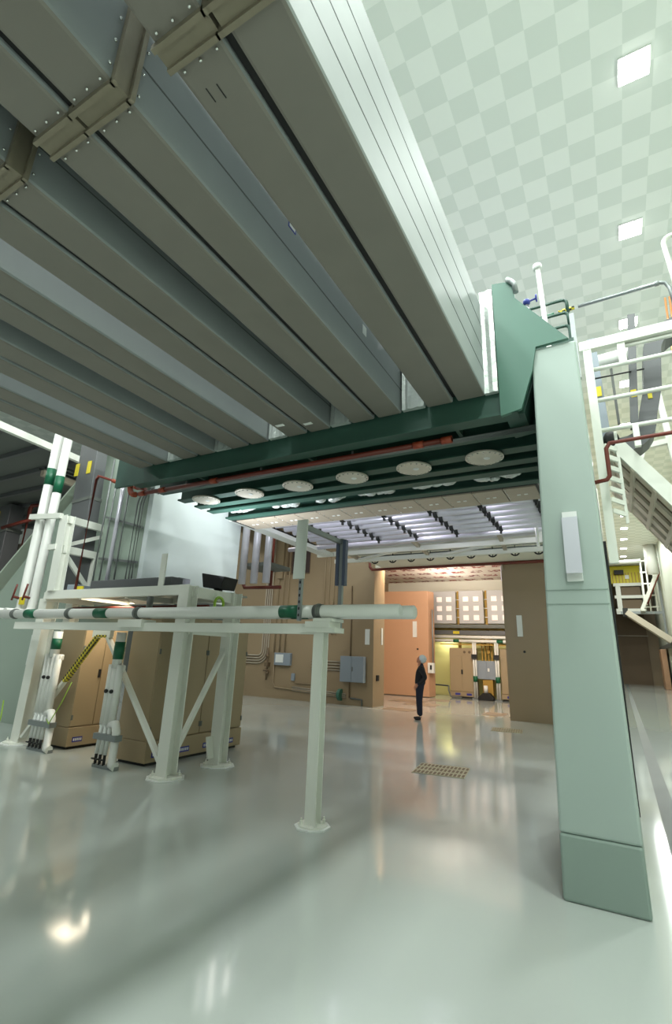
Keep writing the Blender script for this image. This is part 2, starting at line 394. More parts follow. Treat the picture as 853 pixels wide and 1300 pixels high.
t = thing('buttress', (-11.5, 6.65, 0), 'big sloping pale green buttress plate behind the pipe rack at left', 'buttress')
m = MB(); m.prism([(-18, 0), (-8.64, 0), (-8.64, 6.2), (-9.8, 6.2), (-13.2, 2.95), (-16, .9), (-18, .35)], 'y', 6.66, 6.9); m.build('web_plate', BUTT, t)
m = MB(); m.bar((-16, 6.7, .9), (-9.8, 6.7, 6.22), .4, .04, (0, 0, 1)); m.build('edge_flange', mat('buttress_edge', (178, 188, 174), .5), t)

# six round port covers below the joists
for k in range(6):
    x = -1.18-.908*k; y = 5.69
    t = thing('port_cover', (x, y, 4.05), 'round pale port cover under the green beam, '+['nearest the column', 'second from the column', 'third from the column', 'fourth from the column', 'fifth from the column', 'farthest left, by the white wall'][k], 'cover', 'round port covers')
    MB().lathe([(.215, 4.055), (.228, 4.06), (.228, 4.078), (.215, 4.082)], (x, y, 0), 36).build('disc', PORT, t)
    MB().lathe([(.19, 4.082), (.19, 4.1)], (x, y, 0), 28).build('neck', DARK, t)
    for q in range(18):
        a = q*math.pi/9; MB().lathe([(.012, 4.047), (.012, 4.056)], (x+.203*math.cos(a), y+.203*math.sin(a), 0), 6).build('bolt', CHROME, t)
    MB().lathe([(.03, 4.045), (.04, 4.055)], (x+.03, y, 0), 10).build('boss', WLAB, t)

# ceiling tiles with two small white squares, foil bundles in front of them
TL = ['first beige panel right by the column', 'second beige panel from the column', 'third beige panel from the column', 'fourth beige panel from the column', 'fifth beige panel from the column', 'sixth beige panel from the column', 'seventh beige panel from the column', 'eighth beige panel from the column', 'ninth beige panel from the column', 'tenth beige panel from the column', 'eleventh beige panel from the column', 'leftmost beige panel by the white wall']
for k in range(12):
    x1 = -.78-.4525*k; x0 = x1-.44; y0, y1 = 7.03, 7.66
    t = thing('ceiling_panel', ((x0+x1)/2, (y0+y1)/2, 4.08), TL[k]+', bolted flat under the bay ceiling', 'panel', 'beige panels behind the beam')
    B(x0, x1, y0, y1, 4.08, 4.10).build('sheet', BEIGE, t)
    d = MB()
    for q in (-.05, .05): d.box((x0+x1)/2+q-.025, (x0+x1)/2+q+.025, (y0+y1)/2-.02, (y0+y1)/2+.02, 4.074, 4.08)
    d.build('white_dot', WLAB, t)  # two small white squares at the middle of each panel
    b = MB(); 
    for q in range(4): b.ball((x0+.02, y0+.07+q*.16, 4.08), .012, seg=6)
    b.build('screw', CHROME, t)
B(-6.3, -.74, 7.0, 7.7, 4.10, 4.16).build('support_frame', DARK); tag(bpy.data.objects['support_frame'], 'dark frame carrying the row of beige panels', 'frame')
for k in range(6):
    xc = -1.22-.905*k; m = MB()
    for q in range(10):
        m.ball((xc+random.uniform(-.26, .26), 6.64+random.uniform(-.07, .07), 4.17+random.uniform(-.02, .03)), random.uniform(.05, .09), (1.3, .8, .6), 8)
    o = m.build('foil_bundle', FOIL); tag(o, ['crumpled silver foil bundle by the column', 'second foil bundle from the column', 'third foil bundle from the column', 'fourth foil bundle from the column', 'fifth foil bundle from the column', 'leftmost foil bundle by the white wall'][k]+', above the beige panels', 'foil', 'foil bundles over the panels')
    md = o.modifiers.new('d', 'DISPLACE'); tx = bpy.data.textures.new('clouds', 'CLOUDS'); tx.noise_scale = .05; md.texture = tx; md.strength = .05
# red fire pipe and conduits under the beam
t = thing('fire_pipe', (-3.6, 4.93, 4.03), 'long dark red pipe slung under the green beam', 'pipe')
MB().tube([(-6.45, 4.93, 4.03), (-1.36, 4.93, 4.03)], .032, 12).build('run', REDP, t)
for x in (-6.35, -5.9, -4.85, -1.75, -1.42): MB().tube([(x-.06, 4.93, 4.03), (x+.06, 4.93, 4.03)], .042, 12).build('coupling', REDC, t)
MB().tube(arc((-6.52, 4.93, 4.19), .16, 270, 40, n=12), .045, 12).build('elbow', REDC, t)
for x in (-5.4, -4.0, -2.6): B(x-.012, x+.012, 4.92, 4.94, 4.05, 4.10).build('hanger', GALV, t)
for k, (dy, x0) in enumerate(((5.02, -6.2), (5.06, -6.2), (5.10, -6.2))):
    o = MB().tube([(x0, dy, 4.06), (-.47, dy, 4.06)], .013, 8).build('conduit', GRAYC)
    tag(o, ['thin conduit right behind the red pipe under the beam', 'middle thin conduit behind the red pipe under the beam', 'rear thin conduit behind the red pipe under the beam'][k], 'conduit', 'conduits under the beam')
# red drop pipe at the left column
t = thing('sprinkler_pipe', (-8.5, 5.6, 2.63), 'thin red pipe rising behind the tower frame and bending over to the beam', 'pipe')
MB().tube([(-8.49, 5.5, 2.63), (-8.49, 5.5, 4.76), (-8.45, 5.51, 4.83), (-7.82, 5.72, 4.62), (-7.0, 5.5, 4.35), (-6.62, 5.1, 4.22)], .028, 10).build('run', REDP, t)
for p in ((-8.1, 5.63, 4.71), (-7.45, 5.62, 4.5)): MB().tube([(p[0]-.06, p[1]-.01, p[2]+.02), (p[0]+.06, p[1]+.01, p[2]-.02)], .04, 10).build('coupling', REDC, t)

# ================================================================== interior of the bay: tubes, clamps, truss
for k in range(7):
    y = 8.15+k*.36; z = 4.40
    o = MB().tube([(-6.35, y, z), (-.5, y, z)], .085, 14).build('silver_tube', SILVER)
    tag(o, 'long silver tube under the bay ceiling, '+['closest to the beige panels', 'second behind the beige panels', 'third behind the beige panels', 'fourth behind the beige panels', 'fifth behind the beige panels', 'sixth behind the beige panels', 'last before the white truss'][k], 'tube', 'silver tubes in the bay')
for k in range(6):
    x = -.95-.93*k; t = thing('clamp_rail', (x, 9.2, 4.48), 'dark clamp rail crossing the silver tubes, '+['first from the column', 'second from the column', 'third from the column', 'fourth from the column', 'fifth from the column', 'leftmost'][k], 'bracket', 'clamp rails in the bay')
    B(x-.03, x+.03, 7.95, 10.5, 4.49, 4.92).build('rail', DARK, t)
    for q in range(7):
        y = 8.15+q*.36; m = MB(); m.lathe([(.095, -.04), (.105, -.04), (.105, .04), (.095, .04)], (x, y, 4.40), 16, 'x'); m.box(x-.02, x+.02, y-.02, y+.02, 4.24, 4.31); m.build('clamp', DARK, t)
for k, (x, y) in enumerate(((-5.3, 10.95), (-2.9, 10.9))):
    pass
o = MB().tube([(-7.7, 11.0, 4.42), (-1.0, 10.9, 4.42)], .06, 12).build('silver_tube', SILVER); tag(o, 'slimmer silver pipe between the silver tubes and the white truss', 'tube')
t = thing('white_truss', (-4, 12.6, 4.4), 'white steel truss lying across the bay under its ceiling', 'truss')
for y in (12.05, 13.1): MB().bar((-7.4, y, 4.45), (-1.1, y, 4.45), .09, .12).build('chord', WHITE, t)
for x in (-6.4, -4.2, -2.1): MB().bar((x, 11.1, 4.5), (x-.25, 13.5, 4.5), .09, .08).build('cross_brace', BEIGE, t)
for x in (-6.9, -4.3): MB().bar((x+.2, 13.1, 4.45), (x+2.2, 12.05, 4.45), .07, .06).build('diagonal', WHITE, t)
for x in (-7.2, -1.3): B(x-.04, x+.04, 12.0, 12.1, 4.5, 4.92).build('hanger', WHITE, t)
for k in range(9):
    x = -6.6+k*.62
    o = MB().tube(arc((x, 14.3, 4.68), .12, 200, 340, 'xz', 7), .022, 8).tube([(x, 14.3, 4.56), (x, 14.3, 4.87)], .014, 6).build('pipe_clip', DARK); tag(o, 'dark hook clip under the white ceiling edge, '+['leftmost', 'second from left', 'third from left', 'fourth from left', 'fifth, in the middle', 'sixth from left', 'seventh from left', 'eighth from left', 'rightmost'][k], 'clip', 'hook clips in the bay')
for k, y in enumerate((14.1, 14.5)):
    o = MB().tube([(-7.2, y, 4.84), (-.9, y, 4.84)], .025, 8).build('conduit', GRAYC); tag(o, ['front gray conduit run above the bay opening', 'rear gray conduit run above the bay opening'][k], 'conduit')
struct(B(-7.25, -.04, 13.5, 15.2, 4.86, 4.92), 'trim_4', PALE)
o = MB().tube([(-7.75, 16.35, 5.3), (-7.75, 16.35, 4.85), (-7.65, 16.35, 4.74), (-.6, 16.35, 4.74)], .05, 12).build('fire_pipe', REDP); tag(o, 'red-brown pipe across the top of the far opening', 'pipe')
t = thing('sensor_rod', (-1.2, 10.5, 3.9), 'slim white rod with a cap hanging by the column', 'rod')
MB().tube([(-1.2, 10.5, 3.95), (-1.23, 10.5, 4.7)], .03, 10).build('rod', PIPEW, t); MB().tube([(-1.23, 10.5, 4.7), (-1.235, 10.5, 4.92)], .05, 10).build('cap', WLAB, t)
# left interior: tray, drops, conduits on the tan wall
o = MB().bar((-6.75, 7.6, 4.35), (-6.95, 11.9, 4.40), .3, .10).build('cable_tray', WLAB); tag(o, 'white cable tray running back beside the white wall', 'tray')
o = MB().bar((-7.0, 8.2, 4.5), (-7.2, 11.9, 4.55), .22, .12).build('cable_tray', BLACK); tag(o, 'black cable tray above the white one in the bay', 'tray')
for k, x in enumerate((-8.6, -8.2, -7.8)):
    o = MB().tube([(x, 10.2, 3.4), (x, 10.2, 7.0)], .1, 12).build('vertical_duct', SILVER); tag(o, ['left of three silver vertical ducts beyond the white wall', 'middle of three silver vertical ducts beyond the white wall', 'right of three silver vertical ducts beyond the white wall'][k], 'duct')
o = MB().tube([(-9.2, 11.0, 7.0), (-9.2, 11.0, 3.5), (-9.15, 11, 3.42), (-7.9, 11.0, 3.40)], .05, 10).build('fire_pipe', REDP); tag(o, 'red pipe dropping and turning right in the back of the bay', 'pipe')
o = MB().tube([(-8.4, 11.2, 7.0), (-8.4, 11.2, 3.45)], .045, 10).build('fire_pipe', REDP); tag(o, 'second red drop pipe at the back of the bay', 'pipe')
o = B(-8.9, -7.9, 10.4, 11.4, 3.9, 4.0).build('pipe_shelf', DIM); tag(o, 'dim shelf of clutter high in the back of the bay', 'shelf')
# ================================================================== pipe rack and platform at the left
def octplate(mb, x, y, r, z0, z1, sq=1.0):
    p = [(x+r*math.cos(math.radians(22.5+45*k))*sq, y+r*math.sin(math.radians(22.5+45*k))) for k in range(8)]
    mb.prism(p, 'z', z0, z1); return mb
def bolts(x, y, d, z):
    m = MB()
    for i in (-1, 1):
        for j in (-1, 1): m.lathe([(.018, z), (.018, z+.035), (.009, z+.036), (.009, z+.06)], (x+i*d, y+j*d, 0), 6)
    return m
rack = thing('pipe_platform', (-7.4, 5.9, 0), 'white steel platform frame on H-beam legs standing over the tan cabinets', 'platform')
def leg(x, y, wdt, top, parent):
    l = MB().ibeam((x, y, .03), (x, y, top), wdt, wdt, .016, (0, 1, 0)).build('leg', WHITE, parent)
    octplate(MB(), x, y, wdt*1.15, .012, .035).build('base_plate', WHITE, l)
    octplate(MB(), x, y, wdt*1.35, 0, .012).build('grout_pad', WLAB, l)
    bolts(x, y, wdt*.62, .035).build('anchor_bolt', WHITE, l); return l
leg(-5.6, 5.44, .20, 2.62, rack); leg(-5.59, 6.46, .20, 2.62, rack); leg(-9.4, 5.62, .24, 2.5, rack); leg(-9.4, 6.12, .2, 2.5, rack)
MB().bar((-9.2, 5.44, 2.55), (-5.7, 5.44, 2.55), .1, .15).build('front_beam', WHITE, rack)
MB().bar((-9.2, 6.46, 2.55), (-5.7, 6.46, 2.55), .1, .15).build('rear_beam', WHITE, rack)
MB().bar((-5.6, 5.5, 2.53), (-5.6, 6.42, 2.53), .1, .16).build('side_beam', WHITE, rack)
MB().bar((-5.6, 5.5, 1.96), (-5.6, 6.42, 1.96), .08, .11).build('side_beam', WHITE, rack)
MB().bar((-9.3, 5.46, 2.53), (-9.3, 6.46, 2.53), .1, .16).build('side_beam', WHITE, rack)
for x in (-8.2, -7.0): MB().bar((x, 5.44, 2.5), (x, 6.46, 2.5), .06, .1).build('cross_beam', WHITE, rack)
# braces
MB().bar((-5.6, 5.56, .32), (-5.6, 6.40, 1.75), .05, .075, (1, 0, 0)).build('brace', WHITE, rack)
MB().bar((-5.72, 5.44, .16), (-7.42, 5.50, 1.90), .05, .08, (0, 1, 0)).build('brace', WHITE, rack)
MB().bar((-9.25, 5.55, .12), (-7.55, 5.50, 1.90), .05, .08, (0, 1, 0)).build('brace', WHITE, rack)
o = MB().bar((-8.32, 5.52, 1.095), (-7.62, 5.50, 1.83), .06, .09, (0, 1, 0)).build('hazard_wrap', HAZ, rack); o['label'] = 'yellow and black tape wound on the brace'
o = MB().bar((-7.6, 5.47, 1.84), (-7.35, 5.47, 1.84), .05, .04).build('hazard_wrap', HAZ, rack)
B(-7.72, -7.28, 5.46, 5.54, 1.82, 1.96).build('gusset', WHITE, rack)
for (x, y) in ((-5.69, 5.45), (-5.6, 6.3)):
    MB().bar((x, y, .12), (x-.06, y, .42), .03, .13, (0, 1, 0)).build('gusset', WHITE, rack)
# low carrier beam and pipes in front
car = thing('pipe_carrier', (-2.95, 4.96, 0), 'white post and long horizontal carrier beam holding the big white pipes', 'pipe support')
l = MB().ibeam((-2.95, 4.96, .03), (-2.95, 4.96, 1.95), .125, .125, .012, (0, 1, 0)).build('post', WHITE, car)
octplate(MB(), -2.95, 4.96, .155, .014, .03).build('base_plate', WHITE, l); octplate(MB(), -2.95, 4.96, .19, 0, .014).build('grout_pad', WLAB, l); bolts(-2.95, 4.96, .085, .03).build('anchor_bolt', WHITE, l)
MB().bar((-9.1, 4.96, 1.97), (-3.0, 4.96, 1.97), .10, .115).build('beam', WHITE, car)
B(-3.2, -2.72, 4.86, 5.08, 1.93, 1.985).build('bracket', WHITE, car); B(-3.1, -2.78, 4.84, 5.1, 1.985, 2.05).build('bracket', WHITE, car); B(-2.99, -2.75, 4.83, 5.12, 2.05, 2.085).build('bracket', WHITE, car)
B(-6.35, -5.85, 4.86, 5.12, 1.96, 2.07).build('bracket', WHITE, car)
MB().bar((-5.6, 5.01, 1.97), (-5.6, 5.35, 1.97), .1, .1).build('tie', WHITE, car)
B(-9.0, -8.6, 5.01, 5.5, 1.93, 2.0).build('tie', WHITE, car)
def bigpipe(y, z, r, x0, x1, label, bands, clamps):
    t = thing('white_pipe', ((x0+x1)/2, y, z-r), label, 'pipe', 'big white horizontal pipes')
    pts = [(x0, y, z), (x1, y, z), (x1+.015, y, z)]
    MB().tube(pts, [r, r, r*.82], 28).build('run', PIPEW, t)
    for a, b in bands: MB().tube([(a, y, z), (b, y, z)], r+.003, 28).build('green_band', BANDG, t)
    for c in clamps:
        m = MB().tube([(c-.05, y, z), (c+.05, y, z)], r+.008, 24); m.tube([(c-.015, y, z), (c+.015, y, z)], r+.016, 24); m.build('clamp', DIM, t)
    return t
bigpipe(4.92, 2.165, .073, -9.85, -1.98, 'front of two long white horizontal pipes with green bands, blunt end at right', [(-3.49, -3.2), (-6.95, -6.65), (-8.8, -8.5)], [-2.97, -6.0, -7.6, -9.15])
bigpipe(5.09, 2.165, .073, -9.85, -1.88, 'rear one of the two long white horizontal pipes, its end peeping out at right', [(-3.45, -3.2)], [-2.95])
B(-9.93, -9.83, 4.84, 5.0, 2.08, 2.25).build('white_end_block', PIPEW, None, .03); tag(bpy.data.objects['white_end_block'], 'rounded white cap on the left end of the horizontal pipe', 'cap')
# risers
for k, (x, y) in enumerate(((-9.97, 5.44), (-9.67, 5.47))):
    t = thing('riser_pipe', (x, y, 2.2), ['left of the two tall white riser pipes with green bands', 'right of the two tall white riser pipes with green bands'][k], 'pipe', 'white riser pipes')
    MB().tube([(x, 5.0, 2.2)]+arc((x, y-.14, 2.34), .14, 270, 360, 'yz', 6)+[(x, y, 9.0)], .092 if k == 0 else .085, 20).build('run', PIPEW, t)
    z0 = (4.82, 4.62)[k]; MB().tube([(x, y, z0), (x, y, z0+.36)], .096 if k == 0 else .089, 20).build('green_band', BANDG, t)
    v = MB().tube([(x, y-.08, 2.5), (x, y-.2, 2.52)], .025, 8); v.tube([(x-.02, y-.2, 2.45), (x+.06, y-.2, 2.75)], .018, 8); v.build('valve_handle', REDP, t)
tag(B(-9.92, -9.83, 5.34, 5.40, 2.38, 2.52).build('yellow_tag', YELL), 'small yellow tag hanging at the foot of the riser pipes', 'tag')
# tower frame on the platform
t = thing('tower_frame', (-9.05, 5.95, 2.62), 'white steel tower frame standing on the platform and bracing the risers', 'frame')
MB().ibeam((-9.0, 5.44, 2.62), (-9.06, 5.44, 4.06), .22, .18, .016, (0, 1, 0)).build('post', WHITE, t)
MB().ibeam((-9.05, 6.5, 2.62), (-9.1, 6.5, 4.06), .18, .16, .016, (0, 1, 0)).build('post', WHITE, t)
for z in (4.0, 3.42): MB().bar((-9.05, 5.44, z), (-9.07, 6.5, z), .1, .14).build('rail', WHITE, t)
MB().bar((-9.05, 5.5, 3.5), (-9.06, 6.42, 3.92), .05, .07).build('diagonal', WHITE, t)
MB().bar((-9.05, 5.5, 3.35), (-9.04, 6.2, 2.65), .05, .09).build('diagonal', WHITE, t)
MB().bar((-9.05, 6.15, 3.35), (-9.03, 6.12, 2.65), .07, .1, (1, 0, 0)).build('strut', WHITE, t)
B(-9.12, -8.98, 6.25, 6.45, 3.8, 3.95).build('gusset', WHITE, t)
MB().bar((-10.15, 5.33, 4.13), (-9.1, 5.33, 4.05), .07, .1).build('arm', WHITE, t); MB().bar((-9.35, 5.36, 3.45), (-9.1, 5.36, 3.45), .06, .1).build('arm', WHITE, t)
m = MB()
for x, r in ((-9.97, .098), (-9.67, .092)): m.tube([(x, 5.455, 4.08), (x, 5.455, 4.12)], r, 18)
m.build('riser_clamp', DIM, t)
# trays on the platform
B(-9.2, -5.66, 5.5, 6.9, 2.595, 2.62).build('deck', GALV, rack)
tag(B(-8.2, -6.15, 5.58, 5.82, 2.625, 2.80).build('cable_tray', TRAY, None, .01), 'long gray cable tray lying on the white platform', 'tray')
t = thing('cable_trough', (-6.5, 6.0, 2.625), 'gray trough end with a yellow label on the platform', 'tray')
B(-6.8, -6.27, 5.84, 6.1, 2.625, 2.83).build('trough', TRAY, t, .01); o = B(-6.70, -6.57, 5.834, 5.84, 2.66, 2.76).build('label_plate', YELL, t); o['label'] = 'yellow label'
o = B(-6.34, -6.22, 5.48, 5.5, 2.63, 3.16).build('upright_plate', WHITE); tag(o, 'upright white plate sticking up from the platform edge', 'plate')
tag(B(-8.75, -8.5, 5.5, 5.8, 2.63, 2.74).build('junction_box', BOXG, None, .01), 'blue-gray junction box at the foot of the tower frame', 'box')
tag(B(-8.45, -8.28, 5.5, 5.52, 2.63, 2.70).build('yellow_label', YELL), 'yellow label standing beside the junction box on the platform', 'label')
# riser tray (vertical gray duct)
t = thing('vertical_tray', (-9.5, 5.9, 2.63), 'tall gray square cable duct rising behind the white tower frame', 'duct')
MB().bar((-9.35, 6.02, 2.63), (-9.75, 6.02, 8.5), .58, .26, (0, 1, 0)).build('body', TRAY, t, .01)
MB().bar((-9.48, 6.02, 4.55), (-9.485, 6.02, 4.62), .6, .28, (0, 1, 0)).build('joint', DIM, t)
for x, z in ((-9.42, 5.3), (-9.83, 5.3)): o = B(x-.06, x+.06, 5.875, 5.888, z-.14, z+.14).build('label_plate', YELL, t); o['label'] = 'yellow label'
# flood light
t = thing('flood_light', (-5.85, 6.3, 2.63), 'black flood lamp tilted up on the right end of the platform', 'lamp')
m = MB(); m.prism([(-6.02, 2.70), (-5.62, 2.66), (-5.56, 2.86), (-6.08, 2.94)], 'y', 6.15, 6.5); m.build('housing', BLACK, t, .01)
m = MB(); m.prism([(-6.025, 2.72), (-6.04, 2.715), (-6.095, 2.925), (-6.08, 2.93)], 'y', 6.18, 6.47); m.build('lens', mat('flood_lens', (235, 240, 250), .3, emit=5), t)
B(-5.86, -5.80, 6.25, 6.4, 2.61, 2.70).build('yoke', BLACK, t)
d = bpy.data.lights.new('flood', 'SPOT'); d.energy = 330; d.spot_size = math.radians(155); d.spot_blend = 1; d.color = (.88, .93, 1.0); d.shadow_soft_size = .2
o = bpy.data.objects.new('flood', d); C.objects.link(o); o.location = (-5.75, 6.1, 3.05)
o.rotation_euler = (Vector((-4.6, 8.2, 5.2))-o.location).to_track_quat('-Z', 'Y').to_euler()
o = MB().tube([(-5.5, 5.93, 2.16)]+arc((-5.5, 6.02, 2.40), .10, 195, -20, 'yz', 12)+[(-5.5, 6.1, 2.2)], .022, 10).build('hose', HOSE); tag(o, 'bright green hose looped over the platform edge below the flood lamp', 'hose')
o = MB().tube([(-9.2, 6.0, 2.36), (-5.7, 6.0, 2.36)], .03, 10).build('fire_pipe', REDP); tag(o, 'thin red pipe under the platform deck', 'pipe')
tag(MB().tube([(-6.25, 5.3, 2.24), (-6.25, 5.3, 2.45)], .05, 10).build('gray_bollard', DIM), 'dark gray cap standing on the white pipe by the platform leg', 'cap')

# gantry of slotted struts with a hanging plate
t = thing('strut_gantry', (-3.15, 5.3, 1.98), 'slotted strut bracket with a pale hanging plate above the white pipe', 'bracket')
m = MB(); m.box(-3.19, -3.15, 4.80, 4.84, 2.05, 3.2); m.build('strut', GALV, t)
for k in range(14): B(-3.18, -3.16, 4.797, 4.80, 2.1+k*.075, 2.13+k*.075).build('slot', DARK, t)
MB().prism([(-3.26, 2.53), (-3.11, 2.53), (-3.10, 3.24), (-3.24, 3.24)], 'y', 4.77, 4.797).build('plate', mat('pale_plate', (192, 197, 190), .45), t)
MB().bar((-3.17, 4.82, 3.17), (-3.17, 5.78, 3.17), .045, .06).build('arm', GALV, t); MB().bar((-3.17, 5.13, 2.02), (-3.17, 5.78, 2.02), .045, .06).build('arm', GALV, t)
MB().box(-3.18, -3.13, 5.74, 5.79, 2.0, 3.22).build('strut', GALV, t)
for x in (-3.205, -3.105): o = B(x-.025, x+.02, 5.73, 5.80, 2.58, 3.2).build('channel', mat('blue_gray', (84, 92, 112), .4, .3), t)

# ------------------------------------------------------------------ tan cabinets below
def cabinet(x0, x1, y0, y1, h, label, ndoor, group=None):
    t = thing('equipment_cabinet', ((x0+x1)/2, (y0+y1)/2, 0), label, 'cabinet')
    B(x0, x1-.02, y0, y1, .34, h).build('body', TANC, t, .012)
    B(x0-.01, x1+.012, y0-.01, y1+.01, .045, .34).build('plinth', TANC, t, .01)
    B(x0+.05, x1-.05, y0+.05, y1-.05, 0, .045).build('skid', DARK, t)
    dw = (y1-y0)/ndoor
    for k in range(ndoor):
        d = B(x1-.02, x1, y0+k*dw+.006, y0+(k+1)*dw-.006, .36, h-.02).build('door', TANC, t, .006)
        if k < ndoor-1 and k % 2 == 0:
            B(x1, x1+.02, y0+(k+1)*dw-.06, y0+(k+1)*dw-.02, 1.14, 1.28).build('handle', BLACK, d)
        for z in (.46, 1.6): B(x1, x1+.012, y0+(k+.96 if k % 2 else k+.03)*dw-.01, y0+(k+.96 if k % 2 else k+.03)*dw+.02, z, z+.08).build('hinge', DIM, d)
        l = B(x1+.012, x1+.016, y0+k*dw+dw*.2, y0+k*dw+dw*.62, .11, .19).build('label_plate', BLUEL, t)
        s = MB()
        for q in range(5): s.box(x1+.016, x1+.0165, y0+k*dw+dw*(.24+.075*q), y0+k*dw+dw*(.24+.075*q)+dw*.045, .13, .17)
        s.build('lettering', WLAB, l)
    return t
cabinet(-7.0, -6.32, 5.68, 7.85, 2.22, 'large tan equipment cabinet with wide doors behind the white platform legs', 4)
cabinet(-8.95, -8.27, 5.72, 6.6, 2.0, 'brightly lit tan cabinet with black handle at the left under the platform', 2)
# insulated pipe drops
def pipe_drop(x, y, n, r, ztop, zlow, label, green, sc=1):
    t = thing('pipe_drop', (x, y, 0), label, 'pipe')
    for k in range(n):
        xx = x+(k-(n-1)/2)*r*1.75
        MB().tube([(xx, y, zlow), (xx, y, ztop)], r, 14).build('tube', PIPEW, t)
    MB().tube([(x, y-.0, ztop-.05), (x, y, ztop+.18), (x, y, 1.9)], r*1.35, 14).build('neck', PIPEW, t)
    MB().tube([(x, y, green[0]), (x, y, green[1])], r*1.35*1.06 if n < 3 else r*1.45, 16).build('green_band', BANDG, t)
    w_ = n*r*.9
    B(x-w_, x+w_, y-r*.6, y+r*1.2, ztop-.1, ztop).build('jacket_end', PIPEW, t, .02); B(x-w_, x+w_, y-r*.6, y+r*1.2, zlow-.05, zlow+.05).build('jacket_end', PIPEW, t, .02)
    MB().tube([(x+w_*.6, y, zlow), (x+w_+.06, y-.02, zlow+.02), (x+w_+.12, y-.03, zlow-.08), (x+w_+.12, y-.03, .07), (x+w_+.2, y-.03, .055)], r*1.1, 14).build('return_pipe', PIPEW, t)
    m = MB()
    for k in range(n):
        xx = x+(k-(n-1)/2)*r*1.75; m.tube([(xx, y-.01, zlow), (xx, y-.03, .18)], r*.6, 10)
    m.build('branch', WLAB, t)
    B(x-w_, x+w_+.2, y-.1, y+.02, zlow-.2, zlow-.12).build('clamp_bar', GALV, t)
    for k in range(n):
        xx = x+(k-(n-1)/2)*r*1.75; MB().tube([(xx, y-.03, .04), (xx, y-.03, .18)], r*.4, 8).tube([(xx-.03, y-.08, .12), (xx+.03, y-.08, .12)], .012, 6).tube([(xx, y-.03, .12), (xx, y-.08, .12)], .01, 6).build('valve', DARK, t)
    m = MB(); m.box(x-w_, x+w_+.2, y-.04, y+.04, 0, .05); m.build('foot', GALV, t)
    for q in range(2): MB().ball((x-.06+.12*q, y-r*1.3, ztop-.38), .03).build('knob', BLACK, t)
    return t
pipe_drop(-8.6, 5.42, 4, .056, 1.52, .58, 'bundle of four white insulated pipes with valves left of the bright cabinet', (1.6, 1.78))
pipe_drop(-6.78, 5.30, 3, .054, 1.42, .58, 'white insulated pipe bundle with green band left of the near platform leg', (1.50, 1.76))
o = MB().tube([(-8.35, 5.35, .5), (-8.2, 5.3, .45), (-8.0, 5.33, .8), (-7.95, 5.4, 1.1)], .008, 6).build('hose', HOSE); tag(o, 'thin yellow-green cable beside the left pipe bundle', 'cable')
o = MB().tube([(-9.62, 5.3, .7), (-9.5, 5.25, .45), (-9.45, 5.2, .15), (-9.5, 5.1, .02)], .01, 6).build('hose', HOSE); tag(o, 'thin yellow-green cable hanging at the left edge by the platform leg', 'cable')
t = thing('wall_screen', (-10.4, 6.1, 1.4), 'white framed gray panel at the left edge of the picture', 'panel')
B(-10.75, -10.3, 6.2, 6.25, 1.25, 1.85).build('frame', WLAB, t); B(-10.7, -10.34, 6.19, 6.2, 1.3, 1.8).build('face', DIM, t)

# ================================================================== far tan wall of the bay
WY = 16.55
def wall_tube(pts, r, label, m=BROWN, grp='conduits on the tan wall', name='conduit'):
    o = MB().tube([(x, WY-r-.01, z) for x, z in pts], r, 8).build(name, m); return tag(o, label, 'conduit', grp)
for k in range(4):
    rr = .20+.10*k; xc, zc = -12.75, 1.75
    wall_tube([(-14.3, zc-rr)]+[(xc+rr*math.cos(math.radians(a)), zc+rr*math.sin(math.radians(a))) for a in (-90, -72, -54, -36, -18, 0)]+[(xc+rr, 6.95)], .028, ['innermost of four tall conduits curving left near the floor', 'second of four tall conduits curving left', 'third of four tall conduits curving left', 'outermost of four tall conduits curving left'][k], m=BEIGE)
for k, x in enumerate((-11.95, -11.7, -11.45)):
    wall_tube([(x, 1.7), (x, 6.95)], .028, ['left one of three conduits rising from the small gray box', 'middle conduit rising from the small gray box', 'right conduit rising above the small gray box'][k], m=TAN)
for k, x in enumerate((-9.75, -9.55, -9.35, -9.2)):
    wall_tube([(x, 2.4), (x, 6.95)], .03, ['first of four conduits behind the gantry', 'second of four conduits behind the gantry', 'third of four conduits behind the gantry', 'fourth of four conduits behind the gantry'][k], m=TAN)
wall_tube([(-8.55, .25), (-8.55, 4.2)], .025, 'single dark conduit left of the gray double box', m=BROWN)
wall_tube([(-11.9, 1.3), (-11.9, .55), (-11.8, .4), (-8.9, .28)], .025, 'conduit dropping from the small box and running along the wall foot', m=TAN)
wall_tube([(-10.0, 2.2), (-10.0, .75), (-10.1, .6), (-10.9, .6)], .02, 'thin conduit bending left above the wall foot', m=TAN)
for k in range(3): wall_tube([(-11.0, .47-.06*k), (-8.7, .36-.06*k)], .022, ['top one of three conduits along the wall foot', 'middle one of three conduits along the wall foot', 'bottom one of three conduits along the wall foot'][k], m=BEIGE)
for k in range(4): wall_tube([(-10.2, 1.45-.1*k), (-8.86, 1.45-.1*k)], .022, ['top conduit into the gray double box', 'second conduit into the gray double box', 'third conduit into the gray double box', 'lowest conduit into the gray double box'][k], m=BEIGE)
wall_tube([(-8.5, .24), (-8.05, .22), (-8.05, .02)], .03, 'dark conduit ending in the floor below the double box', m=DIM)
t = thing('junction_box', (-11.4, WY-.1, 1.25), 'small gray junction box with a white face on the tan wall', 'box')
B(-11.85, -11.1, WY-.14, WY-.001, 1.22, 1.68).build('case', BOXG, t, .01); B(-11.78, -11.42, WY-.15, WY-.14, 1.32, 1.62).build('face', WLAB, t)
t = thing('electrical_box', (-8.37, WY-.1, .8), 'gray double-door electrical box on the tan wall', 'box')
B(-8.87, -7.93, WY-.2, WY-.001, .78, 1.66).build('case', BOXG, t, .01)
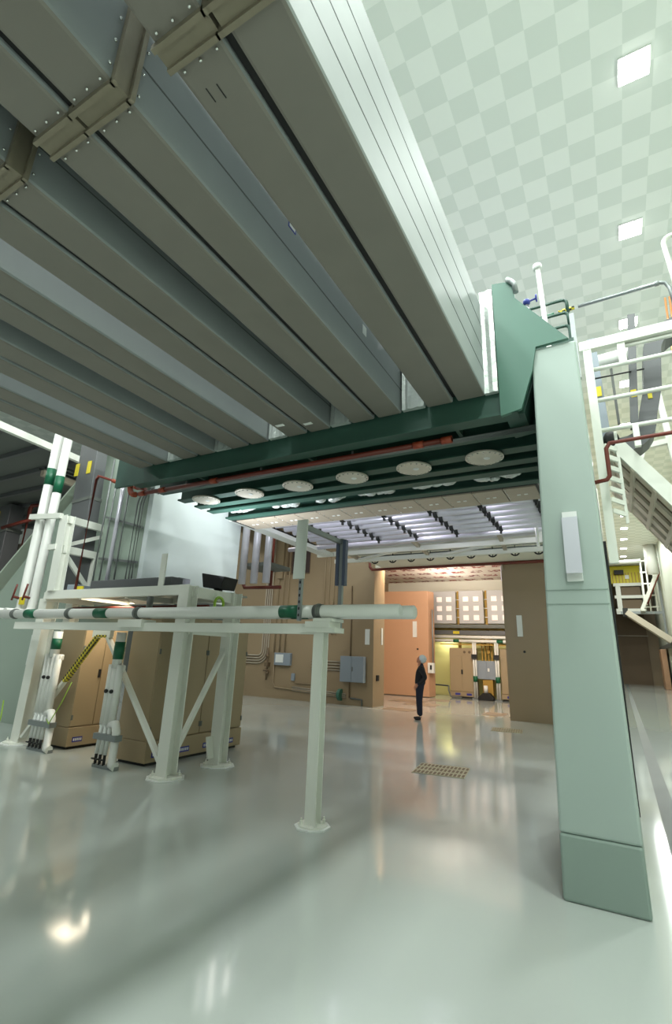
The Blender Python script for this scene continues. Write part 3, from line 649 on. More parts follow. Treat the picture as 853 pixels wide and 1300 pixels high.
for a, b in ((-8.86, -8.41), (-8.39, -7.94)): B(a, b, WY-.215, WY-.2, .80, 1.64).build('door', BOXG, t)
B(-8.38, -8.35, WY-.23, WY-.215, 1.15, 1.3).build('handle', DIM, t)
for k, (x, z) in enumerate(((-12.2, 1.25), (-9.95, 1.3))):
    m = MB(); m.tube([(x, WY-.1, z-.6), (x, WY-.1, z+.6)], .03, 8); m.box(x-.08, x+.08, WY-.18, WY-.001, z-.1, z+.05); m.tube([(x-.15, WY-.12, z-.25), (x+.15, WY-.12, z-.25)], .03, 8); m.ball((x, WY-.12, z+.3), .07); m.ball((x+.05, WY-.12, z-.35), .06)
    tag(m.build('valve_set', BROWN), ['brass valve set left of the small junction box', 'brass valve set between the two gray boxes'][k], 'valve')
tag(B(-11.05, -10.9, WY-.08, WY-.001, .68, .95).build('outlet_box', BOXG, None, .02), 'small blue-gray outlet below the junction box', 'outlet')
tag(MB().lathe([(.16, -.08), (.2, -.04), (.2, .06)], (-8.9, WY-.08, .33), 16, 'x').build('pipe_fitting', mat('teal', (60, 110, 92), .4)), 'green round fitting low on the tan wall', 'fitting')
tag(B(-7.98, -7.8, WY-.02, WY-.001, 2.08, 2.62).build('paper_sheet', WLAB), 'white vertical paper strip on the tan wall near its corner', 'sign')
t = thing('wall_recess', (-11.1, WY, 4.8), 'dark purple-brown opening high on the tan wall', 'opening')
B(-11.6, -10.5, WY-.03, WY-.005, 4.75, 6.9).build('frame', BROWN, t); B(-11.35, -10.5, WY-.035, WY-.03, 4.8, 6.85).build('panel', mat('maroon', (62, 48, 46), .6), t)
tag(B(-12.0, -11.75, WY-.12, WY-.001, 4.6, 6.9).build('wall_trim', TAN), 'tan vertical channel beside the dark opening on the wall', 'channel')
tag(B(-7.66, -7.60, 16.8, 17.0, .85, 1.05).build('bumper', BLACK, None, .02), 'black round bumper on the lit wall edge', 'bumper')
tag(B(-7.649, -7.62, 17.2, 17.3, 2.1, 2.7).build('paper_sheet', WLAB), 'white sheet on the lit reveal of the wall', 'sign')
# right tan door slab details
tag(B(-2.72, -2.56, 16.56, 16.599, 2.45, 3.1).build('paper_sheet', WLAB), 'white vertical strip on the right brown wall panel', 'sign')
tag(MB().lathe([(.03, 0), (.04, .03)], (-2.55, 16.55, 2.0), 10, 'y').build('push_button', DARK), 'small dark knob on the right brown wall panel', 'knob')
m = MB().bar((-3.05, 16.4, 4.75), (-3.05, 16.59, 4.55), .05, .05); m.bar((-3.05, 16.4, 4.75), (-3.05, 16.59, 4.75), .05, .05)
tag(m.build('pipe_bracket', BEIGE), 'small bracket holding the red pipe on the right panel corner', 'bracket')

# ================================================================== back room
t = thing('shield_door', (-8.8, 22.7, 0), 'tall orange-tan sliding shield door standing in the back room', 'door')
m = MB(); m.prism([(-9.95, 22.57), (-7.72, 22.77), (-7.60, 23.35), (-9.95, 23.3)], 'z', .02, 4.78); m.build('slab', TANLIT, t, .02)
o = MB().bar((-8.35, 22.69, 2.62), (-8.35, 22.69, 3.35), .2, .03, (0, 1, 0)).build('paper_sheet', WLAB, t)
B(-8.25, -8.19, 22.65, 22.74, 2.05, 2.12).build('knob', DARK, t)
t = thing('phone_box', (-7.5, 22.6, 1.1), 'white wall telephone box on the edge of the orange door', 'telephone')
B(-7.74, -7.46, 22.66, 22.9, 1.05, 1.5).build('case', WLAB, t, .02); B(-7.62, -7.54, 22.64, 22.66, 1.2, 1.4).build('handset', DARK, t)
tag(MB().tube([(-7.52, 22.8, 1.5), (-7.52, 22.8, 3.9)], .035, 8).build('conduit', GALV), 'thin conduit up the edge of the orange door from the telephone', 'conduit')
tag(B(-10.59, -10.0, 21.0, 22.4, 4.4, 5.0).build('black_box', DARK), 'dark box high behind the left end of the orange door', 'box')
for k, (x0, x1) in enumerate(((-7.9, -6.76), (-6.6, -5.42), (-5.25, -4.1))):
    t = thing('light_wall_unit', ((x0+x1)/2, 24.1, 3.35), ['leftmost white panel of square lamps over the back room cabinets, half behind the door', 'middle white panel with six bright squares over the back room', 'right white panel with bright squares, cut by the brown wall'][k], 'light panel', 'square-lamp panels in the back room')
    B(x0, x1, 24.1, 24.25, 3.35, 4.92).build('sheet', PANELW, t, .02)
    for i in range(2):
        for j in range(3):
            xc = x0+(x1-x0)*(.29+.42*i); zc = 3.63+.44*j
            B(xc-.13, xc+.13, 24.07, 24.1, zc-.12, zc+.12).build('lamp_square', PANLIT, t, .01)
    d = MB()
    for q in range(3): d.bar((x0+.01, 24.12, 3.65+q*.42), (x0-.15, 24.16, 3.65+q*.42), .03, .03)
    d.build('standoff', WLAB, t)
for k, x in enumerate((-6.68, -5.335)): tag(B(x-.06, x+.06, 24.3, 24.42, 2.0, 4.93).build('yellow_post', OCHRE), ['yellow post between the left and middle lamp panels', 'yellow post between the middle and right lamp panels'][k], 'post')
tag(MB().bar((-10.3, 24.0, 3.22), (-.6, 24.0, 3.22), .3, .16).build('pipe_bundle', DIM), 'long gray duct under the square-lamp panels', 'duct')
tag(MB().bar((-10.3, 24.2, 2.93), (-.6, 24.2, 2.93), .3, .2).build('cable_tray', TRAY), 'gray cable tray above the white pipes of the back room', 'tray')
tag(MB().bar((-10.3, 24.25, 3.1), (-.6, 24.25, 3.1), .1, .06).build('yellow_rail', OCHRE), 'yellow rail between gray duct and tray in the back room', 'rail')
tag(B(-6.9, -6.6, 24.02, 24.055, 2.87, 2.99).build('yellow_label', YELL), 'yellow label on the gray tray of the back room', 'label')
for k, z in enumerate((2.72, 2.54)):
    t = thing('white_pipe', (-6, 23.85, z), ['upper white pipe over the back room cabinets', 'lower white pipe with green bands over the back room cabinets'][k], 'pipe', 'white pipes of the back room')
    MB().tube([(-8.5, 23.85, z), (-.9, 23.85, z)], .07, 14).build('run', PIPEW, t)
    if k:
        for x in (-6.7, -4.7): MB().tube([(x-.14, 23.85, z), (x+.14, 23.85, z)], .074, 14).build('green_band', BANDG, t)
tag(MB().bar((-7.5, 23.9, 2.38), (-.9, 23.9, 2.38), .06, .05).build('yellow_rail', OCHRE), 'thin yellow rail just above the back room cabinets', 'rail')
def cab2(x0, x1, label):
    t = thing('equipment_cabinet', ((x0+x1)/2, 24.3, 0), label, 'cabinet')
    B(x0, x1, 24.0, 24.7, .28, 2.22).build('body', TANC, t, .015); B(x0-.01, x1+.01, 23.98, 24.71, .08, .28).build('plinth', TANC, t); B(x0+.04, x1-.04, 24.02, 24.68, 0, .08).build('skid', DARK, t)
    xm = (x0+x1)/2
    for a, b in ((x0+.015, xm-.008), (xm+.008, x1-.015)): B(a, b, 23.98, 24.0, .3, 1.86).build('door', TANC, t, .006)
    B(x0+.015, x1-.015, 23.985, 24.0, 1.88, 2.2).build('head_panel', TANC, t); B(xm-.04, xm+.03, 23.955, 23.98, 1.05, 1.25).build('handle', BLACK, t)
    for q in (.62, .82): MB().lathe([(.06, 0), (.06, .03)], (x0+(x1-x0)*q, 23.95, 2.04), 12, 'y').build('gauge', BROWN, t)
    for q in (.2, .65): B(x0+(x1-x0)*q, x0+(x1-x0)*(q+.2), 23.97, 23.98, .13, .22).build('label_plate', BLUEL, t)
cab2(-7.1, -5.93, 'tan two-door cabinet left in the back room beside the yellow wall'); cab2(-4.78, -3.6, 'tan cabinet of the back room half hidden by the brown wall panel')
t = thing('electrical_box', (-5.38, 24.1, .9), 'gray double-door electrical box between the back room cabinets', 'box')
B(-5.82, -4.95, 24.0, 24.25, .87, 1.68).build('case', BOXG, t, .01)
for a, b in ((-5.81, -5.39), (-5.37, -4.96)): B(a, b, 23.98, 24.0, .89, 1.66).build('door', BOXG, t)
B(-5.34, -5.26, 23.965, 23.98, 1.22, 1.36).build('label_plate', WLAB, t)
B(-5.6, -5.15, 24.05, 24.2, 0, .87).build('stand', OCHRE, t)
for k, x in enumerate((-5.88, -4.88)):
    t = thing('pipe_drop', (x, 23.9, 0), ['white pipe drop left of the back gray box', 'white pipe drop right of the back gray box'][k], 'pipe', 'white pipe drops in the back room')
    for q in (-.05, .05): MB().tube([(x+q, 23.86, .05), (x+q, 23.86, 2.5)], .045, 10).build('tube', PIPEW, t)
    MB().tube([(x, 23.86, .75), (x, 23.86, 1.0)], .1, 10).build('green_band', BANDG, t); B(x-.15, x+.15, 23.75, 23.95, 0, .06).build('foot', GALV, t)
    B(x-.12, x+.12, 23.74, 23.8, 1.75, 1.95).build('valve', DARK, t)
for k, x in enumerate((-5.65, -5.5, -5.35, -5.2)): tag(MB().tube([(x, 24.4, 0), (x, 24.4, 2.9)], .04, 8).build('conduit', OCHRE), ['first yellow conduit above the back gray box', 'second yellow conduit above the back gray box', 'third yellow conduit above the back gray box', 'fourth yellow conduit above the back gray box'][k], 'conduit')
t = thing('pump', (-5.4, 23.7, 0), 'black pump unit on the floor below the back gray box', 'pump')
m = MB(); m.prism([(-5.72, 0), (-5.05, 0), (-5.05, .12), (-5.25, .32), (-5.5, .32), (-5.72, .12)], 'y', 23.5, 23.9); m.build('motor', BLACK, t, .02); MB().tube([(-5.4, 23.7, .32), (-5.4, 23.7, .62)], .09, 10).build('neck', WLAB, t)
tag(MB().tube([(-8.3, 24.6, .5), (-7.3, 24.4, .48), (-7.15, 23.9, .3), (-7.0, 23.7, .06), (-6.5, 23.7, .04)], .035, 8).build('cable', DIM), 'gray cable looping to the floor beside the back room cabinet', 'cable')
tag(MB().lathe([(.35, 0), (.35, .65)], (-3.6, 21.0, 4.86), 4).build('junction_box', mat('lilac', (160, 160, 176), .5)), 'lilac-gray box under the back room ceiling by the brown panel', 'box')

# ================================================================== floor grates
def grate(x, y, L, Wd, rot, label, n=13):
    t = thing('floor_grate', (0, 0, 0), label, 'grate', 'floor grates')
    m = MB(); m.box(-L/2, L/2, -Wd/2, Wd/2, .001, .006); m.build('plate', mat('grate_plate', (168, 166, 138), .45) if 'grate_plate' not in MATS else MATS['grate_plate'], t)
    s = MB()
    for i in range(n):
        for j in range(3):
            xx = -L/2+L*(i+.5)/n; yy = -Wd/2+Wd*(j+.5)/3; s.box(xx-L/n*.3, xx+L/n*.3, yy-Wd*.11, yy+Wd*.11, .006, .0075)
    s.build('slot', BROWN, t); t.location = (x, y, 0); t.rotation_euler.z = rot; return t
grate(-2.68, 8.45, .80, .80, math.radians(8), 'perforated floor grate nearest the camera, right of the white post')
grate(-2.75, 14.2, .75, .75, math.radians(8), 'perforated floor grate in front of the brown wall panel')
def inlay(x0, x1, y0, y1, label): tag(B(x0, x1, y0, y1, .001, .004).build('floor_plate', mat('floor_plate', (150, 132, 112), .4) if 'floor_plate' not in MATS else MATS['floor_plate']), label, 'floor plate', 'brown floor plates')
inlay(-7.3, -6.2, 16.3, 17.2, 'brown floor plate left of the person, nearest'); inlay(-8.4, -7.0, 19.6, 20.8, 'brown floor plate before the orange door'); inlay(-7.4, -6.2, 18.6, 19.8, 'brown floor plate just behind the person')
inlay(-7.3, -6.5, 21.2, 22.2, 'brown floor plate at the corner of the orange door'); inlay(-4.2, -3.5, 17.5, 18.6, 'dim floor plate at the opening right of the person')
# ================================================================== on top of the portal, right
t = thing('guard_rail', (-.25, 5.5, 4.75), 'dark green guard rail on top of the portal beam', 'railing')
for k, z in enumerate((5.85, 5.67, 5.49)):
    MB().tube([(-.62, 5.5, z), (-.14, 5.5, z)]+arc((-.14, 5.5, z-.05), .05, 90, 0, 'xz', 5)+[(-.085, 5.5, z-.18 if k < 2 else 4.76)], .019, 10).build('rail', GREEN, t)
MB().box(-.08, -.03, 5.47, 5.53, 4.76, 5.62).build('post', GALV, t); B(-.5, -.06, 5.45, 5.55, 5.22, 5.28).build('toe_board', GREEN, t)
o = MB().bar((-.30, 5.2, 4.75), (-.345, 5.2, 6.14), .05, .05).build('mast', PIPEW); tag(o, 'slim white mast with a small head rising above the green gusset', 'mast')
tag(MB().tube([(-.345, 5.2, 6.14), (-.35, 5.2, 6.2)], .05, 10).build('motion_sensor', WLAB), 'small white head on top of the slim mast', 'sensor')
t = thing('blue_valve', (-.46, 4.85, 5.30), 'blue hand valve on the slope of the green gusset', 'valve')
MB().ball((-.46, 4.8, 5.42), .04).tube([(-.46, 4.8, 5.42), (-.36, 4.8, 5.44)], .01, 8).build('body', BLUE, t); MB().lathe([(.04, -.008), (.04, .008)], (-.36, 4.8, 5.44), 14, 'x').build('wheel', BLUE, t); MB().tube([(-.46, 4.8, 5.2), (-.46, 4.8, 5.4)], .02, 8).build('stem', GALV, t)
o = MB().tube([(-.62, 4.64, 5.66), (-.59, 4.63, 5.62), (-.55, 4.63, 5.57), (-.54, 4.64, 5.46)], .028, 10).build('hose', GALV); tag(o, 'short gray hose at the top of the green gusset', 'hose')
t = thing('service_pipe', (.4, 7, 6.7), 'thin white service pipe rising to the right above the cage, taped yellow-black', 'pipe')
P0, P1, P2 = (-.6, 7.0, 6.75), (-.02, 7.0, 6.8), (1.06, 7.0, 6.82)
MB().tube([(.03, 7.0, 6.8), P2]+[(1.12, 7.0, 6.80), (1.16, 7.0, 6.7), (1.2, 7.0, 6.2)], .026, 12).build('run', GALV, t); MB().tube([(-.24, 7, 6.78), P1], .03, 12).build('hazard_wrap', HAZ, t); MB().tube([(-.55, 7, 6.76), (-.3, 7, 6.775)], .03, 12).build('green_band', BANDG, t); MB().tube([(1.0, 7, 6.82), (1.05, 7, 6.82)], .036, 12).build('coupling', GALV, t)

# white railing cage
t = thing('railing_cage', (1.8, 6, 2.9), 'white railing cage of the platform at the upper right', 'railing')
MB().bar((.06, 6, 2.75), (.06, 6, 5.5), .09, .09, (0, 1, 0)).build('post', WHITE, t)
MB().bar((-.02, 6.0, 5.45), (3.4, 6.0, 5.48), .1, .12).build('top_beam', WHITE, t)
for z in (5.12, 4.70, 4.31): MB().tube([(.1, 6, z), (3.4, 6, z+.02)], .026, 10).build('rail', WHITE, t)
MB().bar((.42, 6, 5.12), (.42, 6, 5.4), .08, .06, (0, 1, 0)).build('stub', WHITE, t); MB().tube([(.44, 6.02, 5.36), (3.4, 6.02, 5.38)], .025, 8).build('rail', WHITE, t)
MB().bar((.44, 6, 4.05), (.44, 6, 4.31), .06, .06, (0, 1, 0)).build('stub', WHITE, t); MB().bar((3.35, 6, 0.0), (3.35, 6, 5.5), .12, .1, (0, 1, 0)).build('post', WHITE, t)
s = MB()
for k in range(7): s.bar((.11, 6.0, 4.12-k*.13), (.24, 6.1, 4.08-k*.13), .03, .05)
s.build('louver', WHITE, t); MB().bar((.24, 6.1, 3.2), (.24, 6.1, 4.31), .03, .04, (0, 1, 0)).build('louver_frame', WHITE, t)
# ducts behind the cage
def slab_path(path, w_, y0, y1, name, m, parent):
    mb = MB(); L = []; Rr = []
    for i, p in enumerate(path):
        a = path[max(0, i-1)]; b = path[min(len(path)-1, i+1)]; d = Vector((b[0]-a[0], b[1]-a[1])).normalized(); n = Vector((-d.y, d.x))*w_/2
        L.append((p[0]+n.x, p[1]+n.y)); Rr.append((p[0]-n.x, p[1]-n.y))
    for i in range(len(path)-1):
        mb.prism([L[i], L[i+1], Rr[i+1], Rr[i]], 'y', y0, y1)
    bmesh.ops.remove_doubles(mb.bm, verts=mb.bm.verts, dist=1e-5)
    return mb.build(name, m, parent)
t = thing('curved_tray', (.7, 6.7, 4.3), 'wide dark gray cable tray curving down behind the white cage', 'tray')
pa = [(3.3, 5.86), (1.15, 5.83)]+[(1.15+.38*math.cos(math.radians(a)), 5.45+.38*math.sin(math.radians(a))) for a in range(105, 181, 15)]+[(.72, 5.0), (.63, 4.66)]+[(.33+.28*math.cos(math.radians(a)), 4.58+.28*math.sin(math.radians(a))) for a in range(-10, -91, -16)]+[(.2, 4.30)]
slab_path(pa, .19, 6.5, 6.85, 'body', TRAY, t)
o = B(.655, .70, 6.49, 6.5, 4.85, 4.95).build('label_plate', YELL, t); 
t = thing('gray_post', (.55, 6.6, 4.4), 'narrow dark gray vertical duct left of the curved tray', 'duct')
MB().bar((.46, 6.42, 4.45), (.61, 6.42, 6.02), .085, .08, (0, 1, 0)).build('body', TRAY, t); B(.475, .535, 6.375, 6.38, 4.85, 4.95).build('label_plate', YELL, t)
t = thing('gray_strut', (.13, 6.5, 4.4), 'leaning blue-gray strut with a yellow label behind the cage post', 'strut')
MB().bar((.16, 6.5, 4.4), (.13, 6.5, 5.85), .09, .09, (0, 1, 0)).build('body', BOXG, t); B(.11, .17, 6.44, 6.45, 4.98, 5.12).build('label_plate', YELL, t)
tag(MB().tube([(.18, 6.9, 5.72), (.6, 6.9, 5.74)], .11, 18).build('white_pipe', PIPEW), 'thick short white pipe behind the upper left corner of the cage', 'pipe')
tag(MB().bar((.33, 6.9, 4.75), (.33, 6.9, 5.66), .03, .03).build('thin_rod', DIM), 'thin dark hanger rod behind the cage rails', 'rod')
tag(MB().tube([(.07, 6.04, 5.02), (.68, 6.52, 5.28)], .01, 6).build('wire', DARK), 'thin dark wire crossing behind the cage', 'wire')
tag(MB().ball((.2, 6.4, 4.35), .09, (1, .8, 1.2)).build('black_bag', BLACK), 'black wrapped bundle at the lower end of the leaning strut', 'bundle')
for k, x in enumerate((1.3, 1.36, 1.42, 1.5)): tag(MB().tube([(x-.1, 8.5, 4.2), (x+.02, 8.5, 7.6)], .016, 8).build('copper_pipe', COPPER), ['leftmost thin copper pipe at the right picture edge', 'second thin copper pipe at the right picture edge', 'third thin copper pipe at the right picture edge', 'rightmost thin copper pipe at the picture edge'][k], 'pipe', 'copper pipes at the right edge')
t = thing('hoop_rail', (1.2, 6.5, 6.5), 'green-white bent hoop rail at the upper right edge', 'railing')
MB().tube([(2.2, 6.5, 7.15), (1.2, 6.5, 7.13)]+arc((1.2, 6.5, 7.03), .10, 90, 175, 'xz', 5)+[(1.13, 6.5, 6.6), (1.2, 6.5, 5.5)], .03, 12).build('hoop', WHITE, t)
# red pipe
o = MB().tube([(-.06, 5.75, 3.60), (.09, 5.75, 3.62), (.12, 5.75, 3.66), (.12, 5.75, 3.98), (.16, 5.75, 4.04), (3.4, 5.75, 4.12)], .023, 12).build('fire_pipe', REDP); tag(o, 'dark red pipe with an elbow in front of the stair at right', 'pipe')
# steel stair descending to the right, seen from below
t = thing('steel_stair', (1.5, 6.4, 0), 'beige steel stair with brown treads seen from below at the right edge', 'stair')
A0 = Vector((.18, 0, 4.12)); D0 = Vector((.35, 0, -.54)).normalized(); Ls = 4.5
def sp(s_, off=0): p = A0+D0*s_; n = Vector((D0.z, 0, -D0.x)); return p+n*off
y0, y1 = 6.12, 7.92
for yy in (y0, y1):
    a, b = sp(0, -.07), sp(Ls, -.07); MB().bar((a.x, yy, a.z), (b.x, yy, b.z), .05, .15, (0, 0, 1)).build('stringer', WHITE if yy == y0 else STAIRM, t)
for k in range(14):
    a = sp(k*.325+.02); MB().bar((a.x, y0, a.z), (a.x, y1, a.z), .035, .05, tuple(D0)).build('crossbar', STAIRM, t)
for j in range(5):
    yy = y0+.12+(y1-y0-.24)*j/4; a, b = sp(0, -.02), sp(Ls, -.02); MB().bar((a.x, yy, a.z), (b.x, yy, b.z), .19, .03, (0, 0, 1)).build('slat', STAIRM, t)
a, b = sp(0, -.12), sp(Ls, -.12); MB().bar((a.x, (y0+y1)/2, a.z), (b.x, (y0+y1)/2, b.z), y1-y0-.06, .03).build('tread_plate', BROWN, t)
# braces beyond
for k, (p, q) in enumerate((((.5, 8.2, 4.4), (.9, 8.2, 5.6)), ((1.1, 8.2, 3.4), (.95, 8.2, 5.8)), ((.75, 8.2, 4.9), (1.6, 8.2, 5.0)))):
    tag(MB().bar(p, q, .08, .08, (0, 1, 0)).build('white_brace', WHITE), ['leaning white brace behind the curved tray', 'steep white brace at the picture edge behind the stair', 'flat white brace behind the cage'][k], 'brace')

# ================================================================== far down the hall
tag(MB().tube([(.2, 40, 8.75), (2.0, 40, 8.8)], .14, 10).build('white_pipe', PIPEW), 'white horizontal pipe below the far ceiling lamps', 'pipe')
t = thing('yellow_machine', (1.3, 54.5, 9.3), 'yellow equipment with a black device far down the hall', 'machine')
B(.07, 2.6, 54.5, 55.8, 9.3, 10.95).build('frame', mat('machine_yellow', (212, 200, 30), .5), t)
for q in range(9): B(.2+q*.27, .27+q*.27, 54.43, 54.5, 9.32, 10.3).build('bar', OCHRE, t)
B(.4, 1.2, 54.0, 54.5, 10.1, 10.5).build('device', BLACK, t); B(1.27, 1.6, 54.4, 54.5, 9.7, 10.05).build('lamp_square', WLAB, t)
t = thing('white_gantry', (1.4, 54, 0), 'white steel gantry beams below the yellow equipment far down the hall', 'gantry')
for z in (9.16, 8.0, 6.75): MB().bar((.2, 54.6, z), (2.62, 54.6, z), .3, .28).build('beam', WHITE, t)
MB().bar((.56, 54.6, 6.7), (.56, 54.6, 9.1), .4, .27, (0, 1, 0)).build('post', WHITE, t); MB().bar((.2, 54.6, 6.5), (3.54, 54.6, 6.5), .2, .2).build('beam', WHITE, t); MB().bar((2.55, 54.6, 6.4), (2.6, 54.6, 10.8), .14, .27, (0, 1, 0)).build('post', WHITE, t)
for z in (7.35, 8.55): B(.8, 2.4, 54.7, 55.1, z-.45, z+.4).build('brown_panel', BROWN, t)
t = thing('gray_rail_frame', (2.2, 48, 3.2), 'gray steel post-and-rail frame along the right hall wall', 'frame')
MB().bar((.47, 48, 5.95), (3.44, 48, 5.95), .14, .19).build('beam', GALV, t); MB().bar((3.46, 48, 3.4), (3.46, 48, 10.9), .16, .16, (0, 1, 0)).build('post', GALV, t)
MB().bar((3.46, 18, 3.35), (3.46, 58, 3.35), .16, .3).build('wall_rail', GALV, t)
t = thing('white_scaffold', (2.6, 48.2, 6.05), 'white open scaffold tower beside the far stair', 'scaffold')
for x in (2.28, 2.64, 3.1): MB().bar((x, 48, 6.05), (x+.1, 48, 10.4), .11, .11, (0, 1, 0)).build('post', WHITE, t)
for q in range(5): MB().bar((2.24, 48, 6.4+q*.95), (3.22, 48, 6.4+q*.95), .09, .11).build('rung', WHITE, t)
t = thing('far_stair', (2.7, 47, 6.0), 'pale far stair with treads climbing along the right wall', 'stair')
for yy in (46.6, 47.7): MB().bar((1.98, yy, 6.1), (3.48, yy, 9.3), .1, .25).build('stringer', WHITE, t)
for q in range(12): B(2.0+q*.12, 2.28+q*.12, 46.6, 47.7, 6.2+q*.256, 6.26+q*.256).build('tread', STAIRM, t)
MB().tube([(2.4, 46.55, 6.5), (3.5, 46.55, 8.9), (3.45, 46.55, 10.9)], .05, 8).build('handrail', REDP, t); B(1.9, 2.2, 46.5, 48.1, 5.95, 6.08).build('landing', WHITE, t)
tag(MB().tube([(3.0, 45.5, 8.7), (3.0, 45.5, 10.98)], .42, 18).build('white_drum', PIPEW), 'white vertical duct drum above the far stair', 'duct')
t = thing('beige_chute', (2.2, 47, 3.4), 'beige sloping chute reaching the right wall far down the hall', 'chute')
MB().bar((.81, 44, 5.6), (3.42, 44, 3.55), 1.2, .42).build('trough', STAIRM, t, .02); B(.58, .92, 43.5, 44.5, 5.3, 5.9).build('end_box', DARK, t)
t = thing('beige_wall_unit', (1.2, 58.5, 0), 'brown double-deck door panel closing the far end of the hall', 'door')
B(.0, 2.6, 59.5, 59.9, 0, 4.6).build('lower_panel', BROWN, t); B(.0, 2.6, 59.4, 59.9, 4.7, 7.5).build('upper_panel', BROWN, t); B(0, 2.7, 59.3, 59.6, 4.6, 4.7).build('rail', BEIGE, t)
tag(B(3.0, 3.4, 50, 52, 0, 3.15).build('orange_cabinet', TANLIT, None, .03), 'orange-tan cabinet against the right wall far down the hall', 'cabinet')
for k in range(4): tag(B(3.52, 3.549, 28+k*3.2, 28.5+k*3.2, 1.9+.1*k, 2.6).build('wall_notice', WLAB), ['nearest white notice on the right hall wall', 'second white notice on the right hall wall', 'third white notice on the right hall wall', 'farthest white notice on the right hall wall'][k], 'notice')

# ================================================================== hall at the far left behind the buttress
t = thing('mezzanine', (-15, 9, 5.9), 'dark mezzanine underside with a white edge beam at the upper left', 'mezzanine')
MB().bar((-11.6, 4.6, 6.35), (-12.5, 12, 6.35), .12, .16).build('edge_beam', WHITE, t); MB().bar((-12.7, 6.7, 5.95), (-13.0, 14, 5.95), .14, .16).build('edge_beam', BEIGE, t)
m = MB(); m.prism([(-11.7, 4.6), (-12.6, 12), (-22, 12), (-22, 4.6)], 'z', 6.45, 6.5); m.build('deck', DIM, t)
for q in range(7): MB().bar((-12.0-.0*q, 5.2+q, 6.38), (-21.9, 5.2+q, 6.38), .1, .12).build('joist', TRAY, t)
for k in range(4): tag(MB().tube([(-12.3-.25*k, 6.8, 6.15), (-12.9-.25*k, 12.5, 6.15)], .03, 8).build('conduit', DARK), ['first dark cable run under the mezzanine', 'second dark cable run under the mezzanine', 'third dark cable run under the mezzanine', 'fourth dark cable run under the mezzanine'][k], 'conduit')
t = thing('vertical_tray', (-18.3, 9, 0), 'wide gray vertical duct with a yellow label at the far left', 'duct')
MB().bar((-18.1, 9, 0), (-18.5, 9, 6.3), .8, .5, (0, 1, 0)).build('body', TRAY, t, .02); B(-18.75, -18.68, 8.7, 8.76, 5.6, 6.1).build('label_plate', YELL, t); MB().bar((-18.4, 9, 5.3), (-18.41, 9, 5.4), .86, .56, (0, 1, 0)).build('joint', DIM, t)
t = thing('red_pipe_frame', (-17, 9, 4), 'red pipe frame in front of the dark equipment at the far left', 'pipe')
MB().tube([(-17.3, 9, 4.0), (-17.3, 9, 6.1), (-17.2, 9, 6.22), (-15.0, 9.4, 6.2)], .07, 10).build('run', REDP, t); MB().tube([(-18.2, 8.7, 5.45), (-16.6, 9, 5.75)], .06, 10).build('cross_pipe', REDP, t)
t = thing('dark_equipment', (-16.2, 10, 4.8), 'dark equipment rack with pipes behind the red frame at the far left', 'machine')
B(-17.6, -15.2, 9.85, 11, 4.41, 6.3).build('body', DARK, t, .03)
for q in range(5): MB().tube([(-17.5+.5*q, 9.8, 5.1), (-17.4+.5*q, 9.8, 6.2)], .08, 8).build('pipe', DIM, t)
t = thing('catwalk', (-17, 10, 4.4), 'white-beamed lower catwalk at the far left edge', 'catwalk')
MB().bar((-23, 9.6, 4.95), (-15.5, 9.6, 4.95), .2, .22).build('beam', BEIGE, t); MB().bar((-23, 11, 4.2), (-15.5, 11, 4.2), .2, .3).build('beam', WHITE, t); B(-23, -15.5, 9.7, 12, 4.3, 4.4).build('deck', DIM, t)
for q in range(3): MB().bar((-22+2.8*q, 9.7, 0), (-22+2.8*q, 9.7, 4.85), .2, .2, (0, 1, 0)).build('post', DIM, t)

# ================================================================== the person
pt = thing('person', (-5.2, 14.5, 0), 'person in dark jacket, navy trousers and white hair cap looking up in the bay', 'person')
def skin(name, verts, edges, radii, m, parent, sub=2, root=0):
    me = bpy.data.meshes.new(name); me.from_pydata(verts, edges, []); o = bpy.data.objects.new(name, me); C.objects.link(o); o.parent = parent
    md = o.modifiers.new('skin', 'SKIN'); md.use_smooth_shade = True
    for i, r in enumerate(radii):
        r = r if isinstance(r, tuple) else (r, r); me.skin_vertices[0].data[i].radius = r
    me.skin_vertices[0].data[root].use_root = True
    s_ = o.modifiers.new('sub', 'SUBSURF'); s_.levels = sub; s_.render_levels = sub; me.materials.append(m); return o
# local axes: +x forward, +y to the person's left
body_v = [(0,0,.93),(-.02,0,1.08),(-.035,0,1.25),(-.05,0,1.40),(-.06,0,1.49),(-.055,0,1.56),
  (0,.09,.88),(.01,.10,.50),(-.01,.10,.10),(0,-.09,.88),(.03,-.10,.50),(.02,-.10,.10)]
E_ = [(0,1),(1,2),(2,3),(3,4),(4,5),(0,6),(6,7),(7,8),(0,9),(9,10),(10,11)]
b = skin('body', body_v, E_, [(.165,.15),(.15,.13),(.16,.14),(.13,.12),(.06,.06),(.055,.055),.125,.088,.068,.125,.088,.068], TROUS, pt)
tv = [(-.0,0,.90),(-.02,0,1.08),(-.035,0,1.25),(-.05,0,1.40),(-.06,0,1.47),(-.05,.19,1.40),(-.17,.28,1.15),(.03,.26,.98),(-.05,-.19,1.40),(.02,-.26,1.14),(.10,-.23,.92)]
te = [(0,1),(1,2),(2,3),(3,4),(3,5),(5,6),(6,7),(3,8),(8,9),(9,10)]
skin('jacket', tv, te, [(.185,.18),(.175,.16),(.19,.17),(.15,.13),(.065,.065),.09,.07,.052,.09,.07,.052], JACKET, pt)
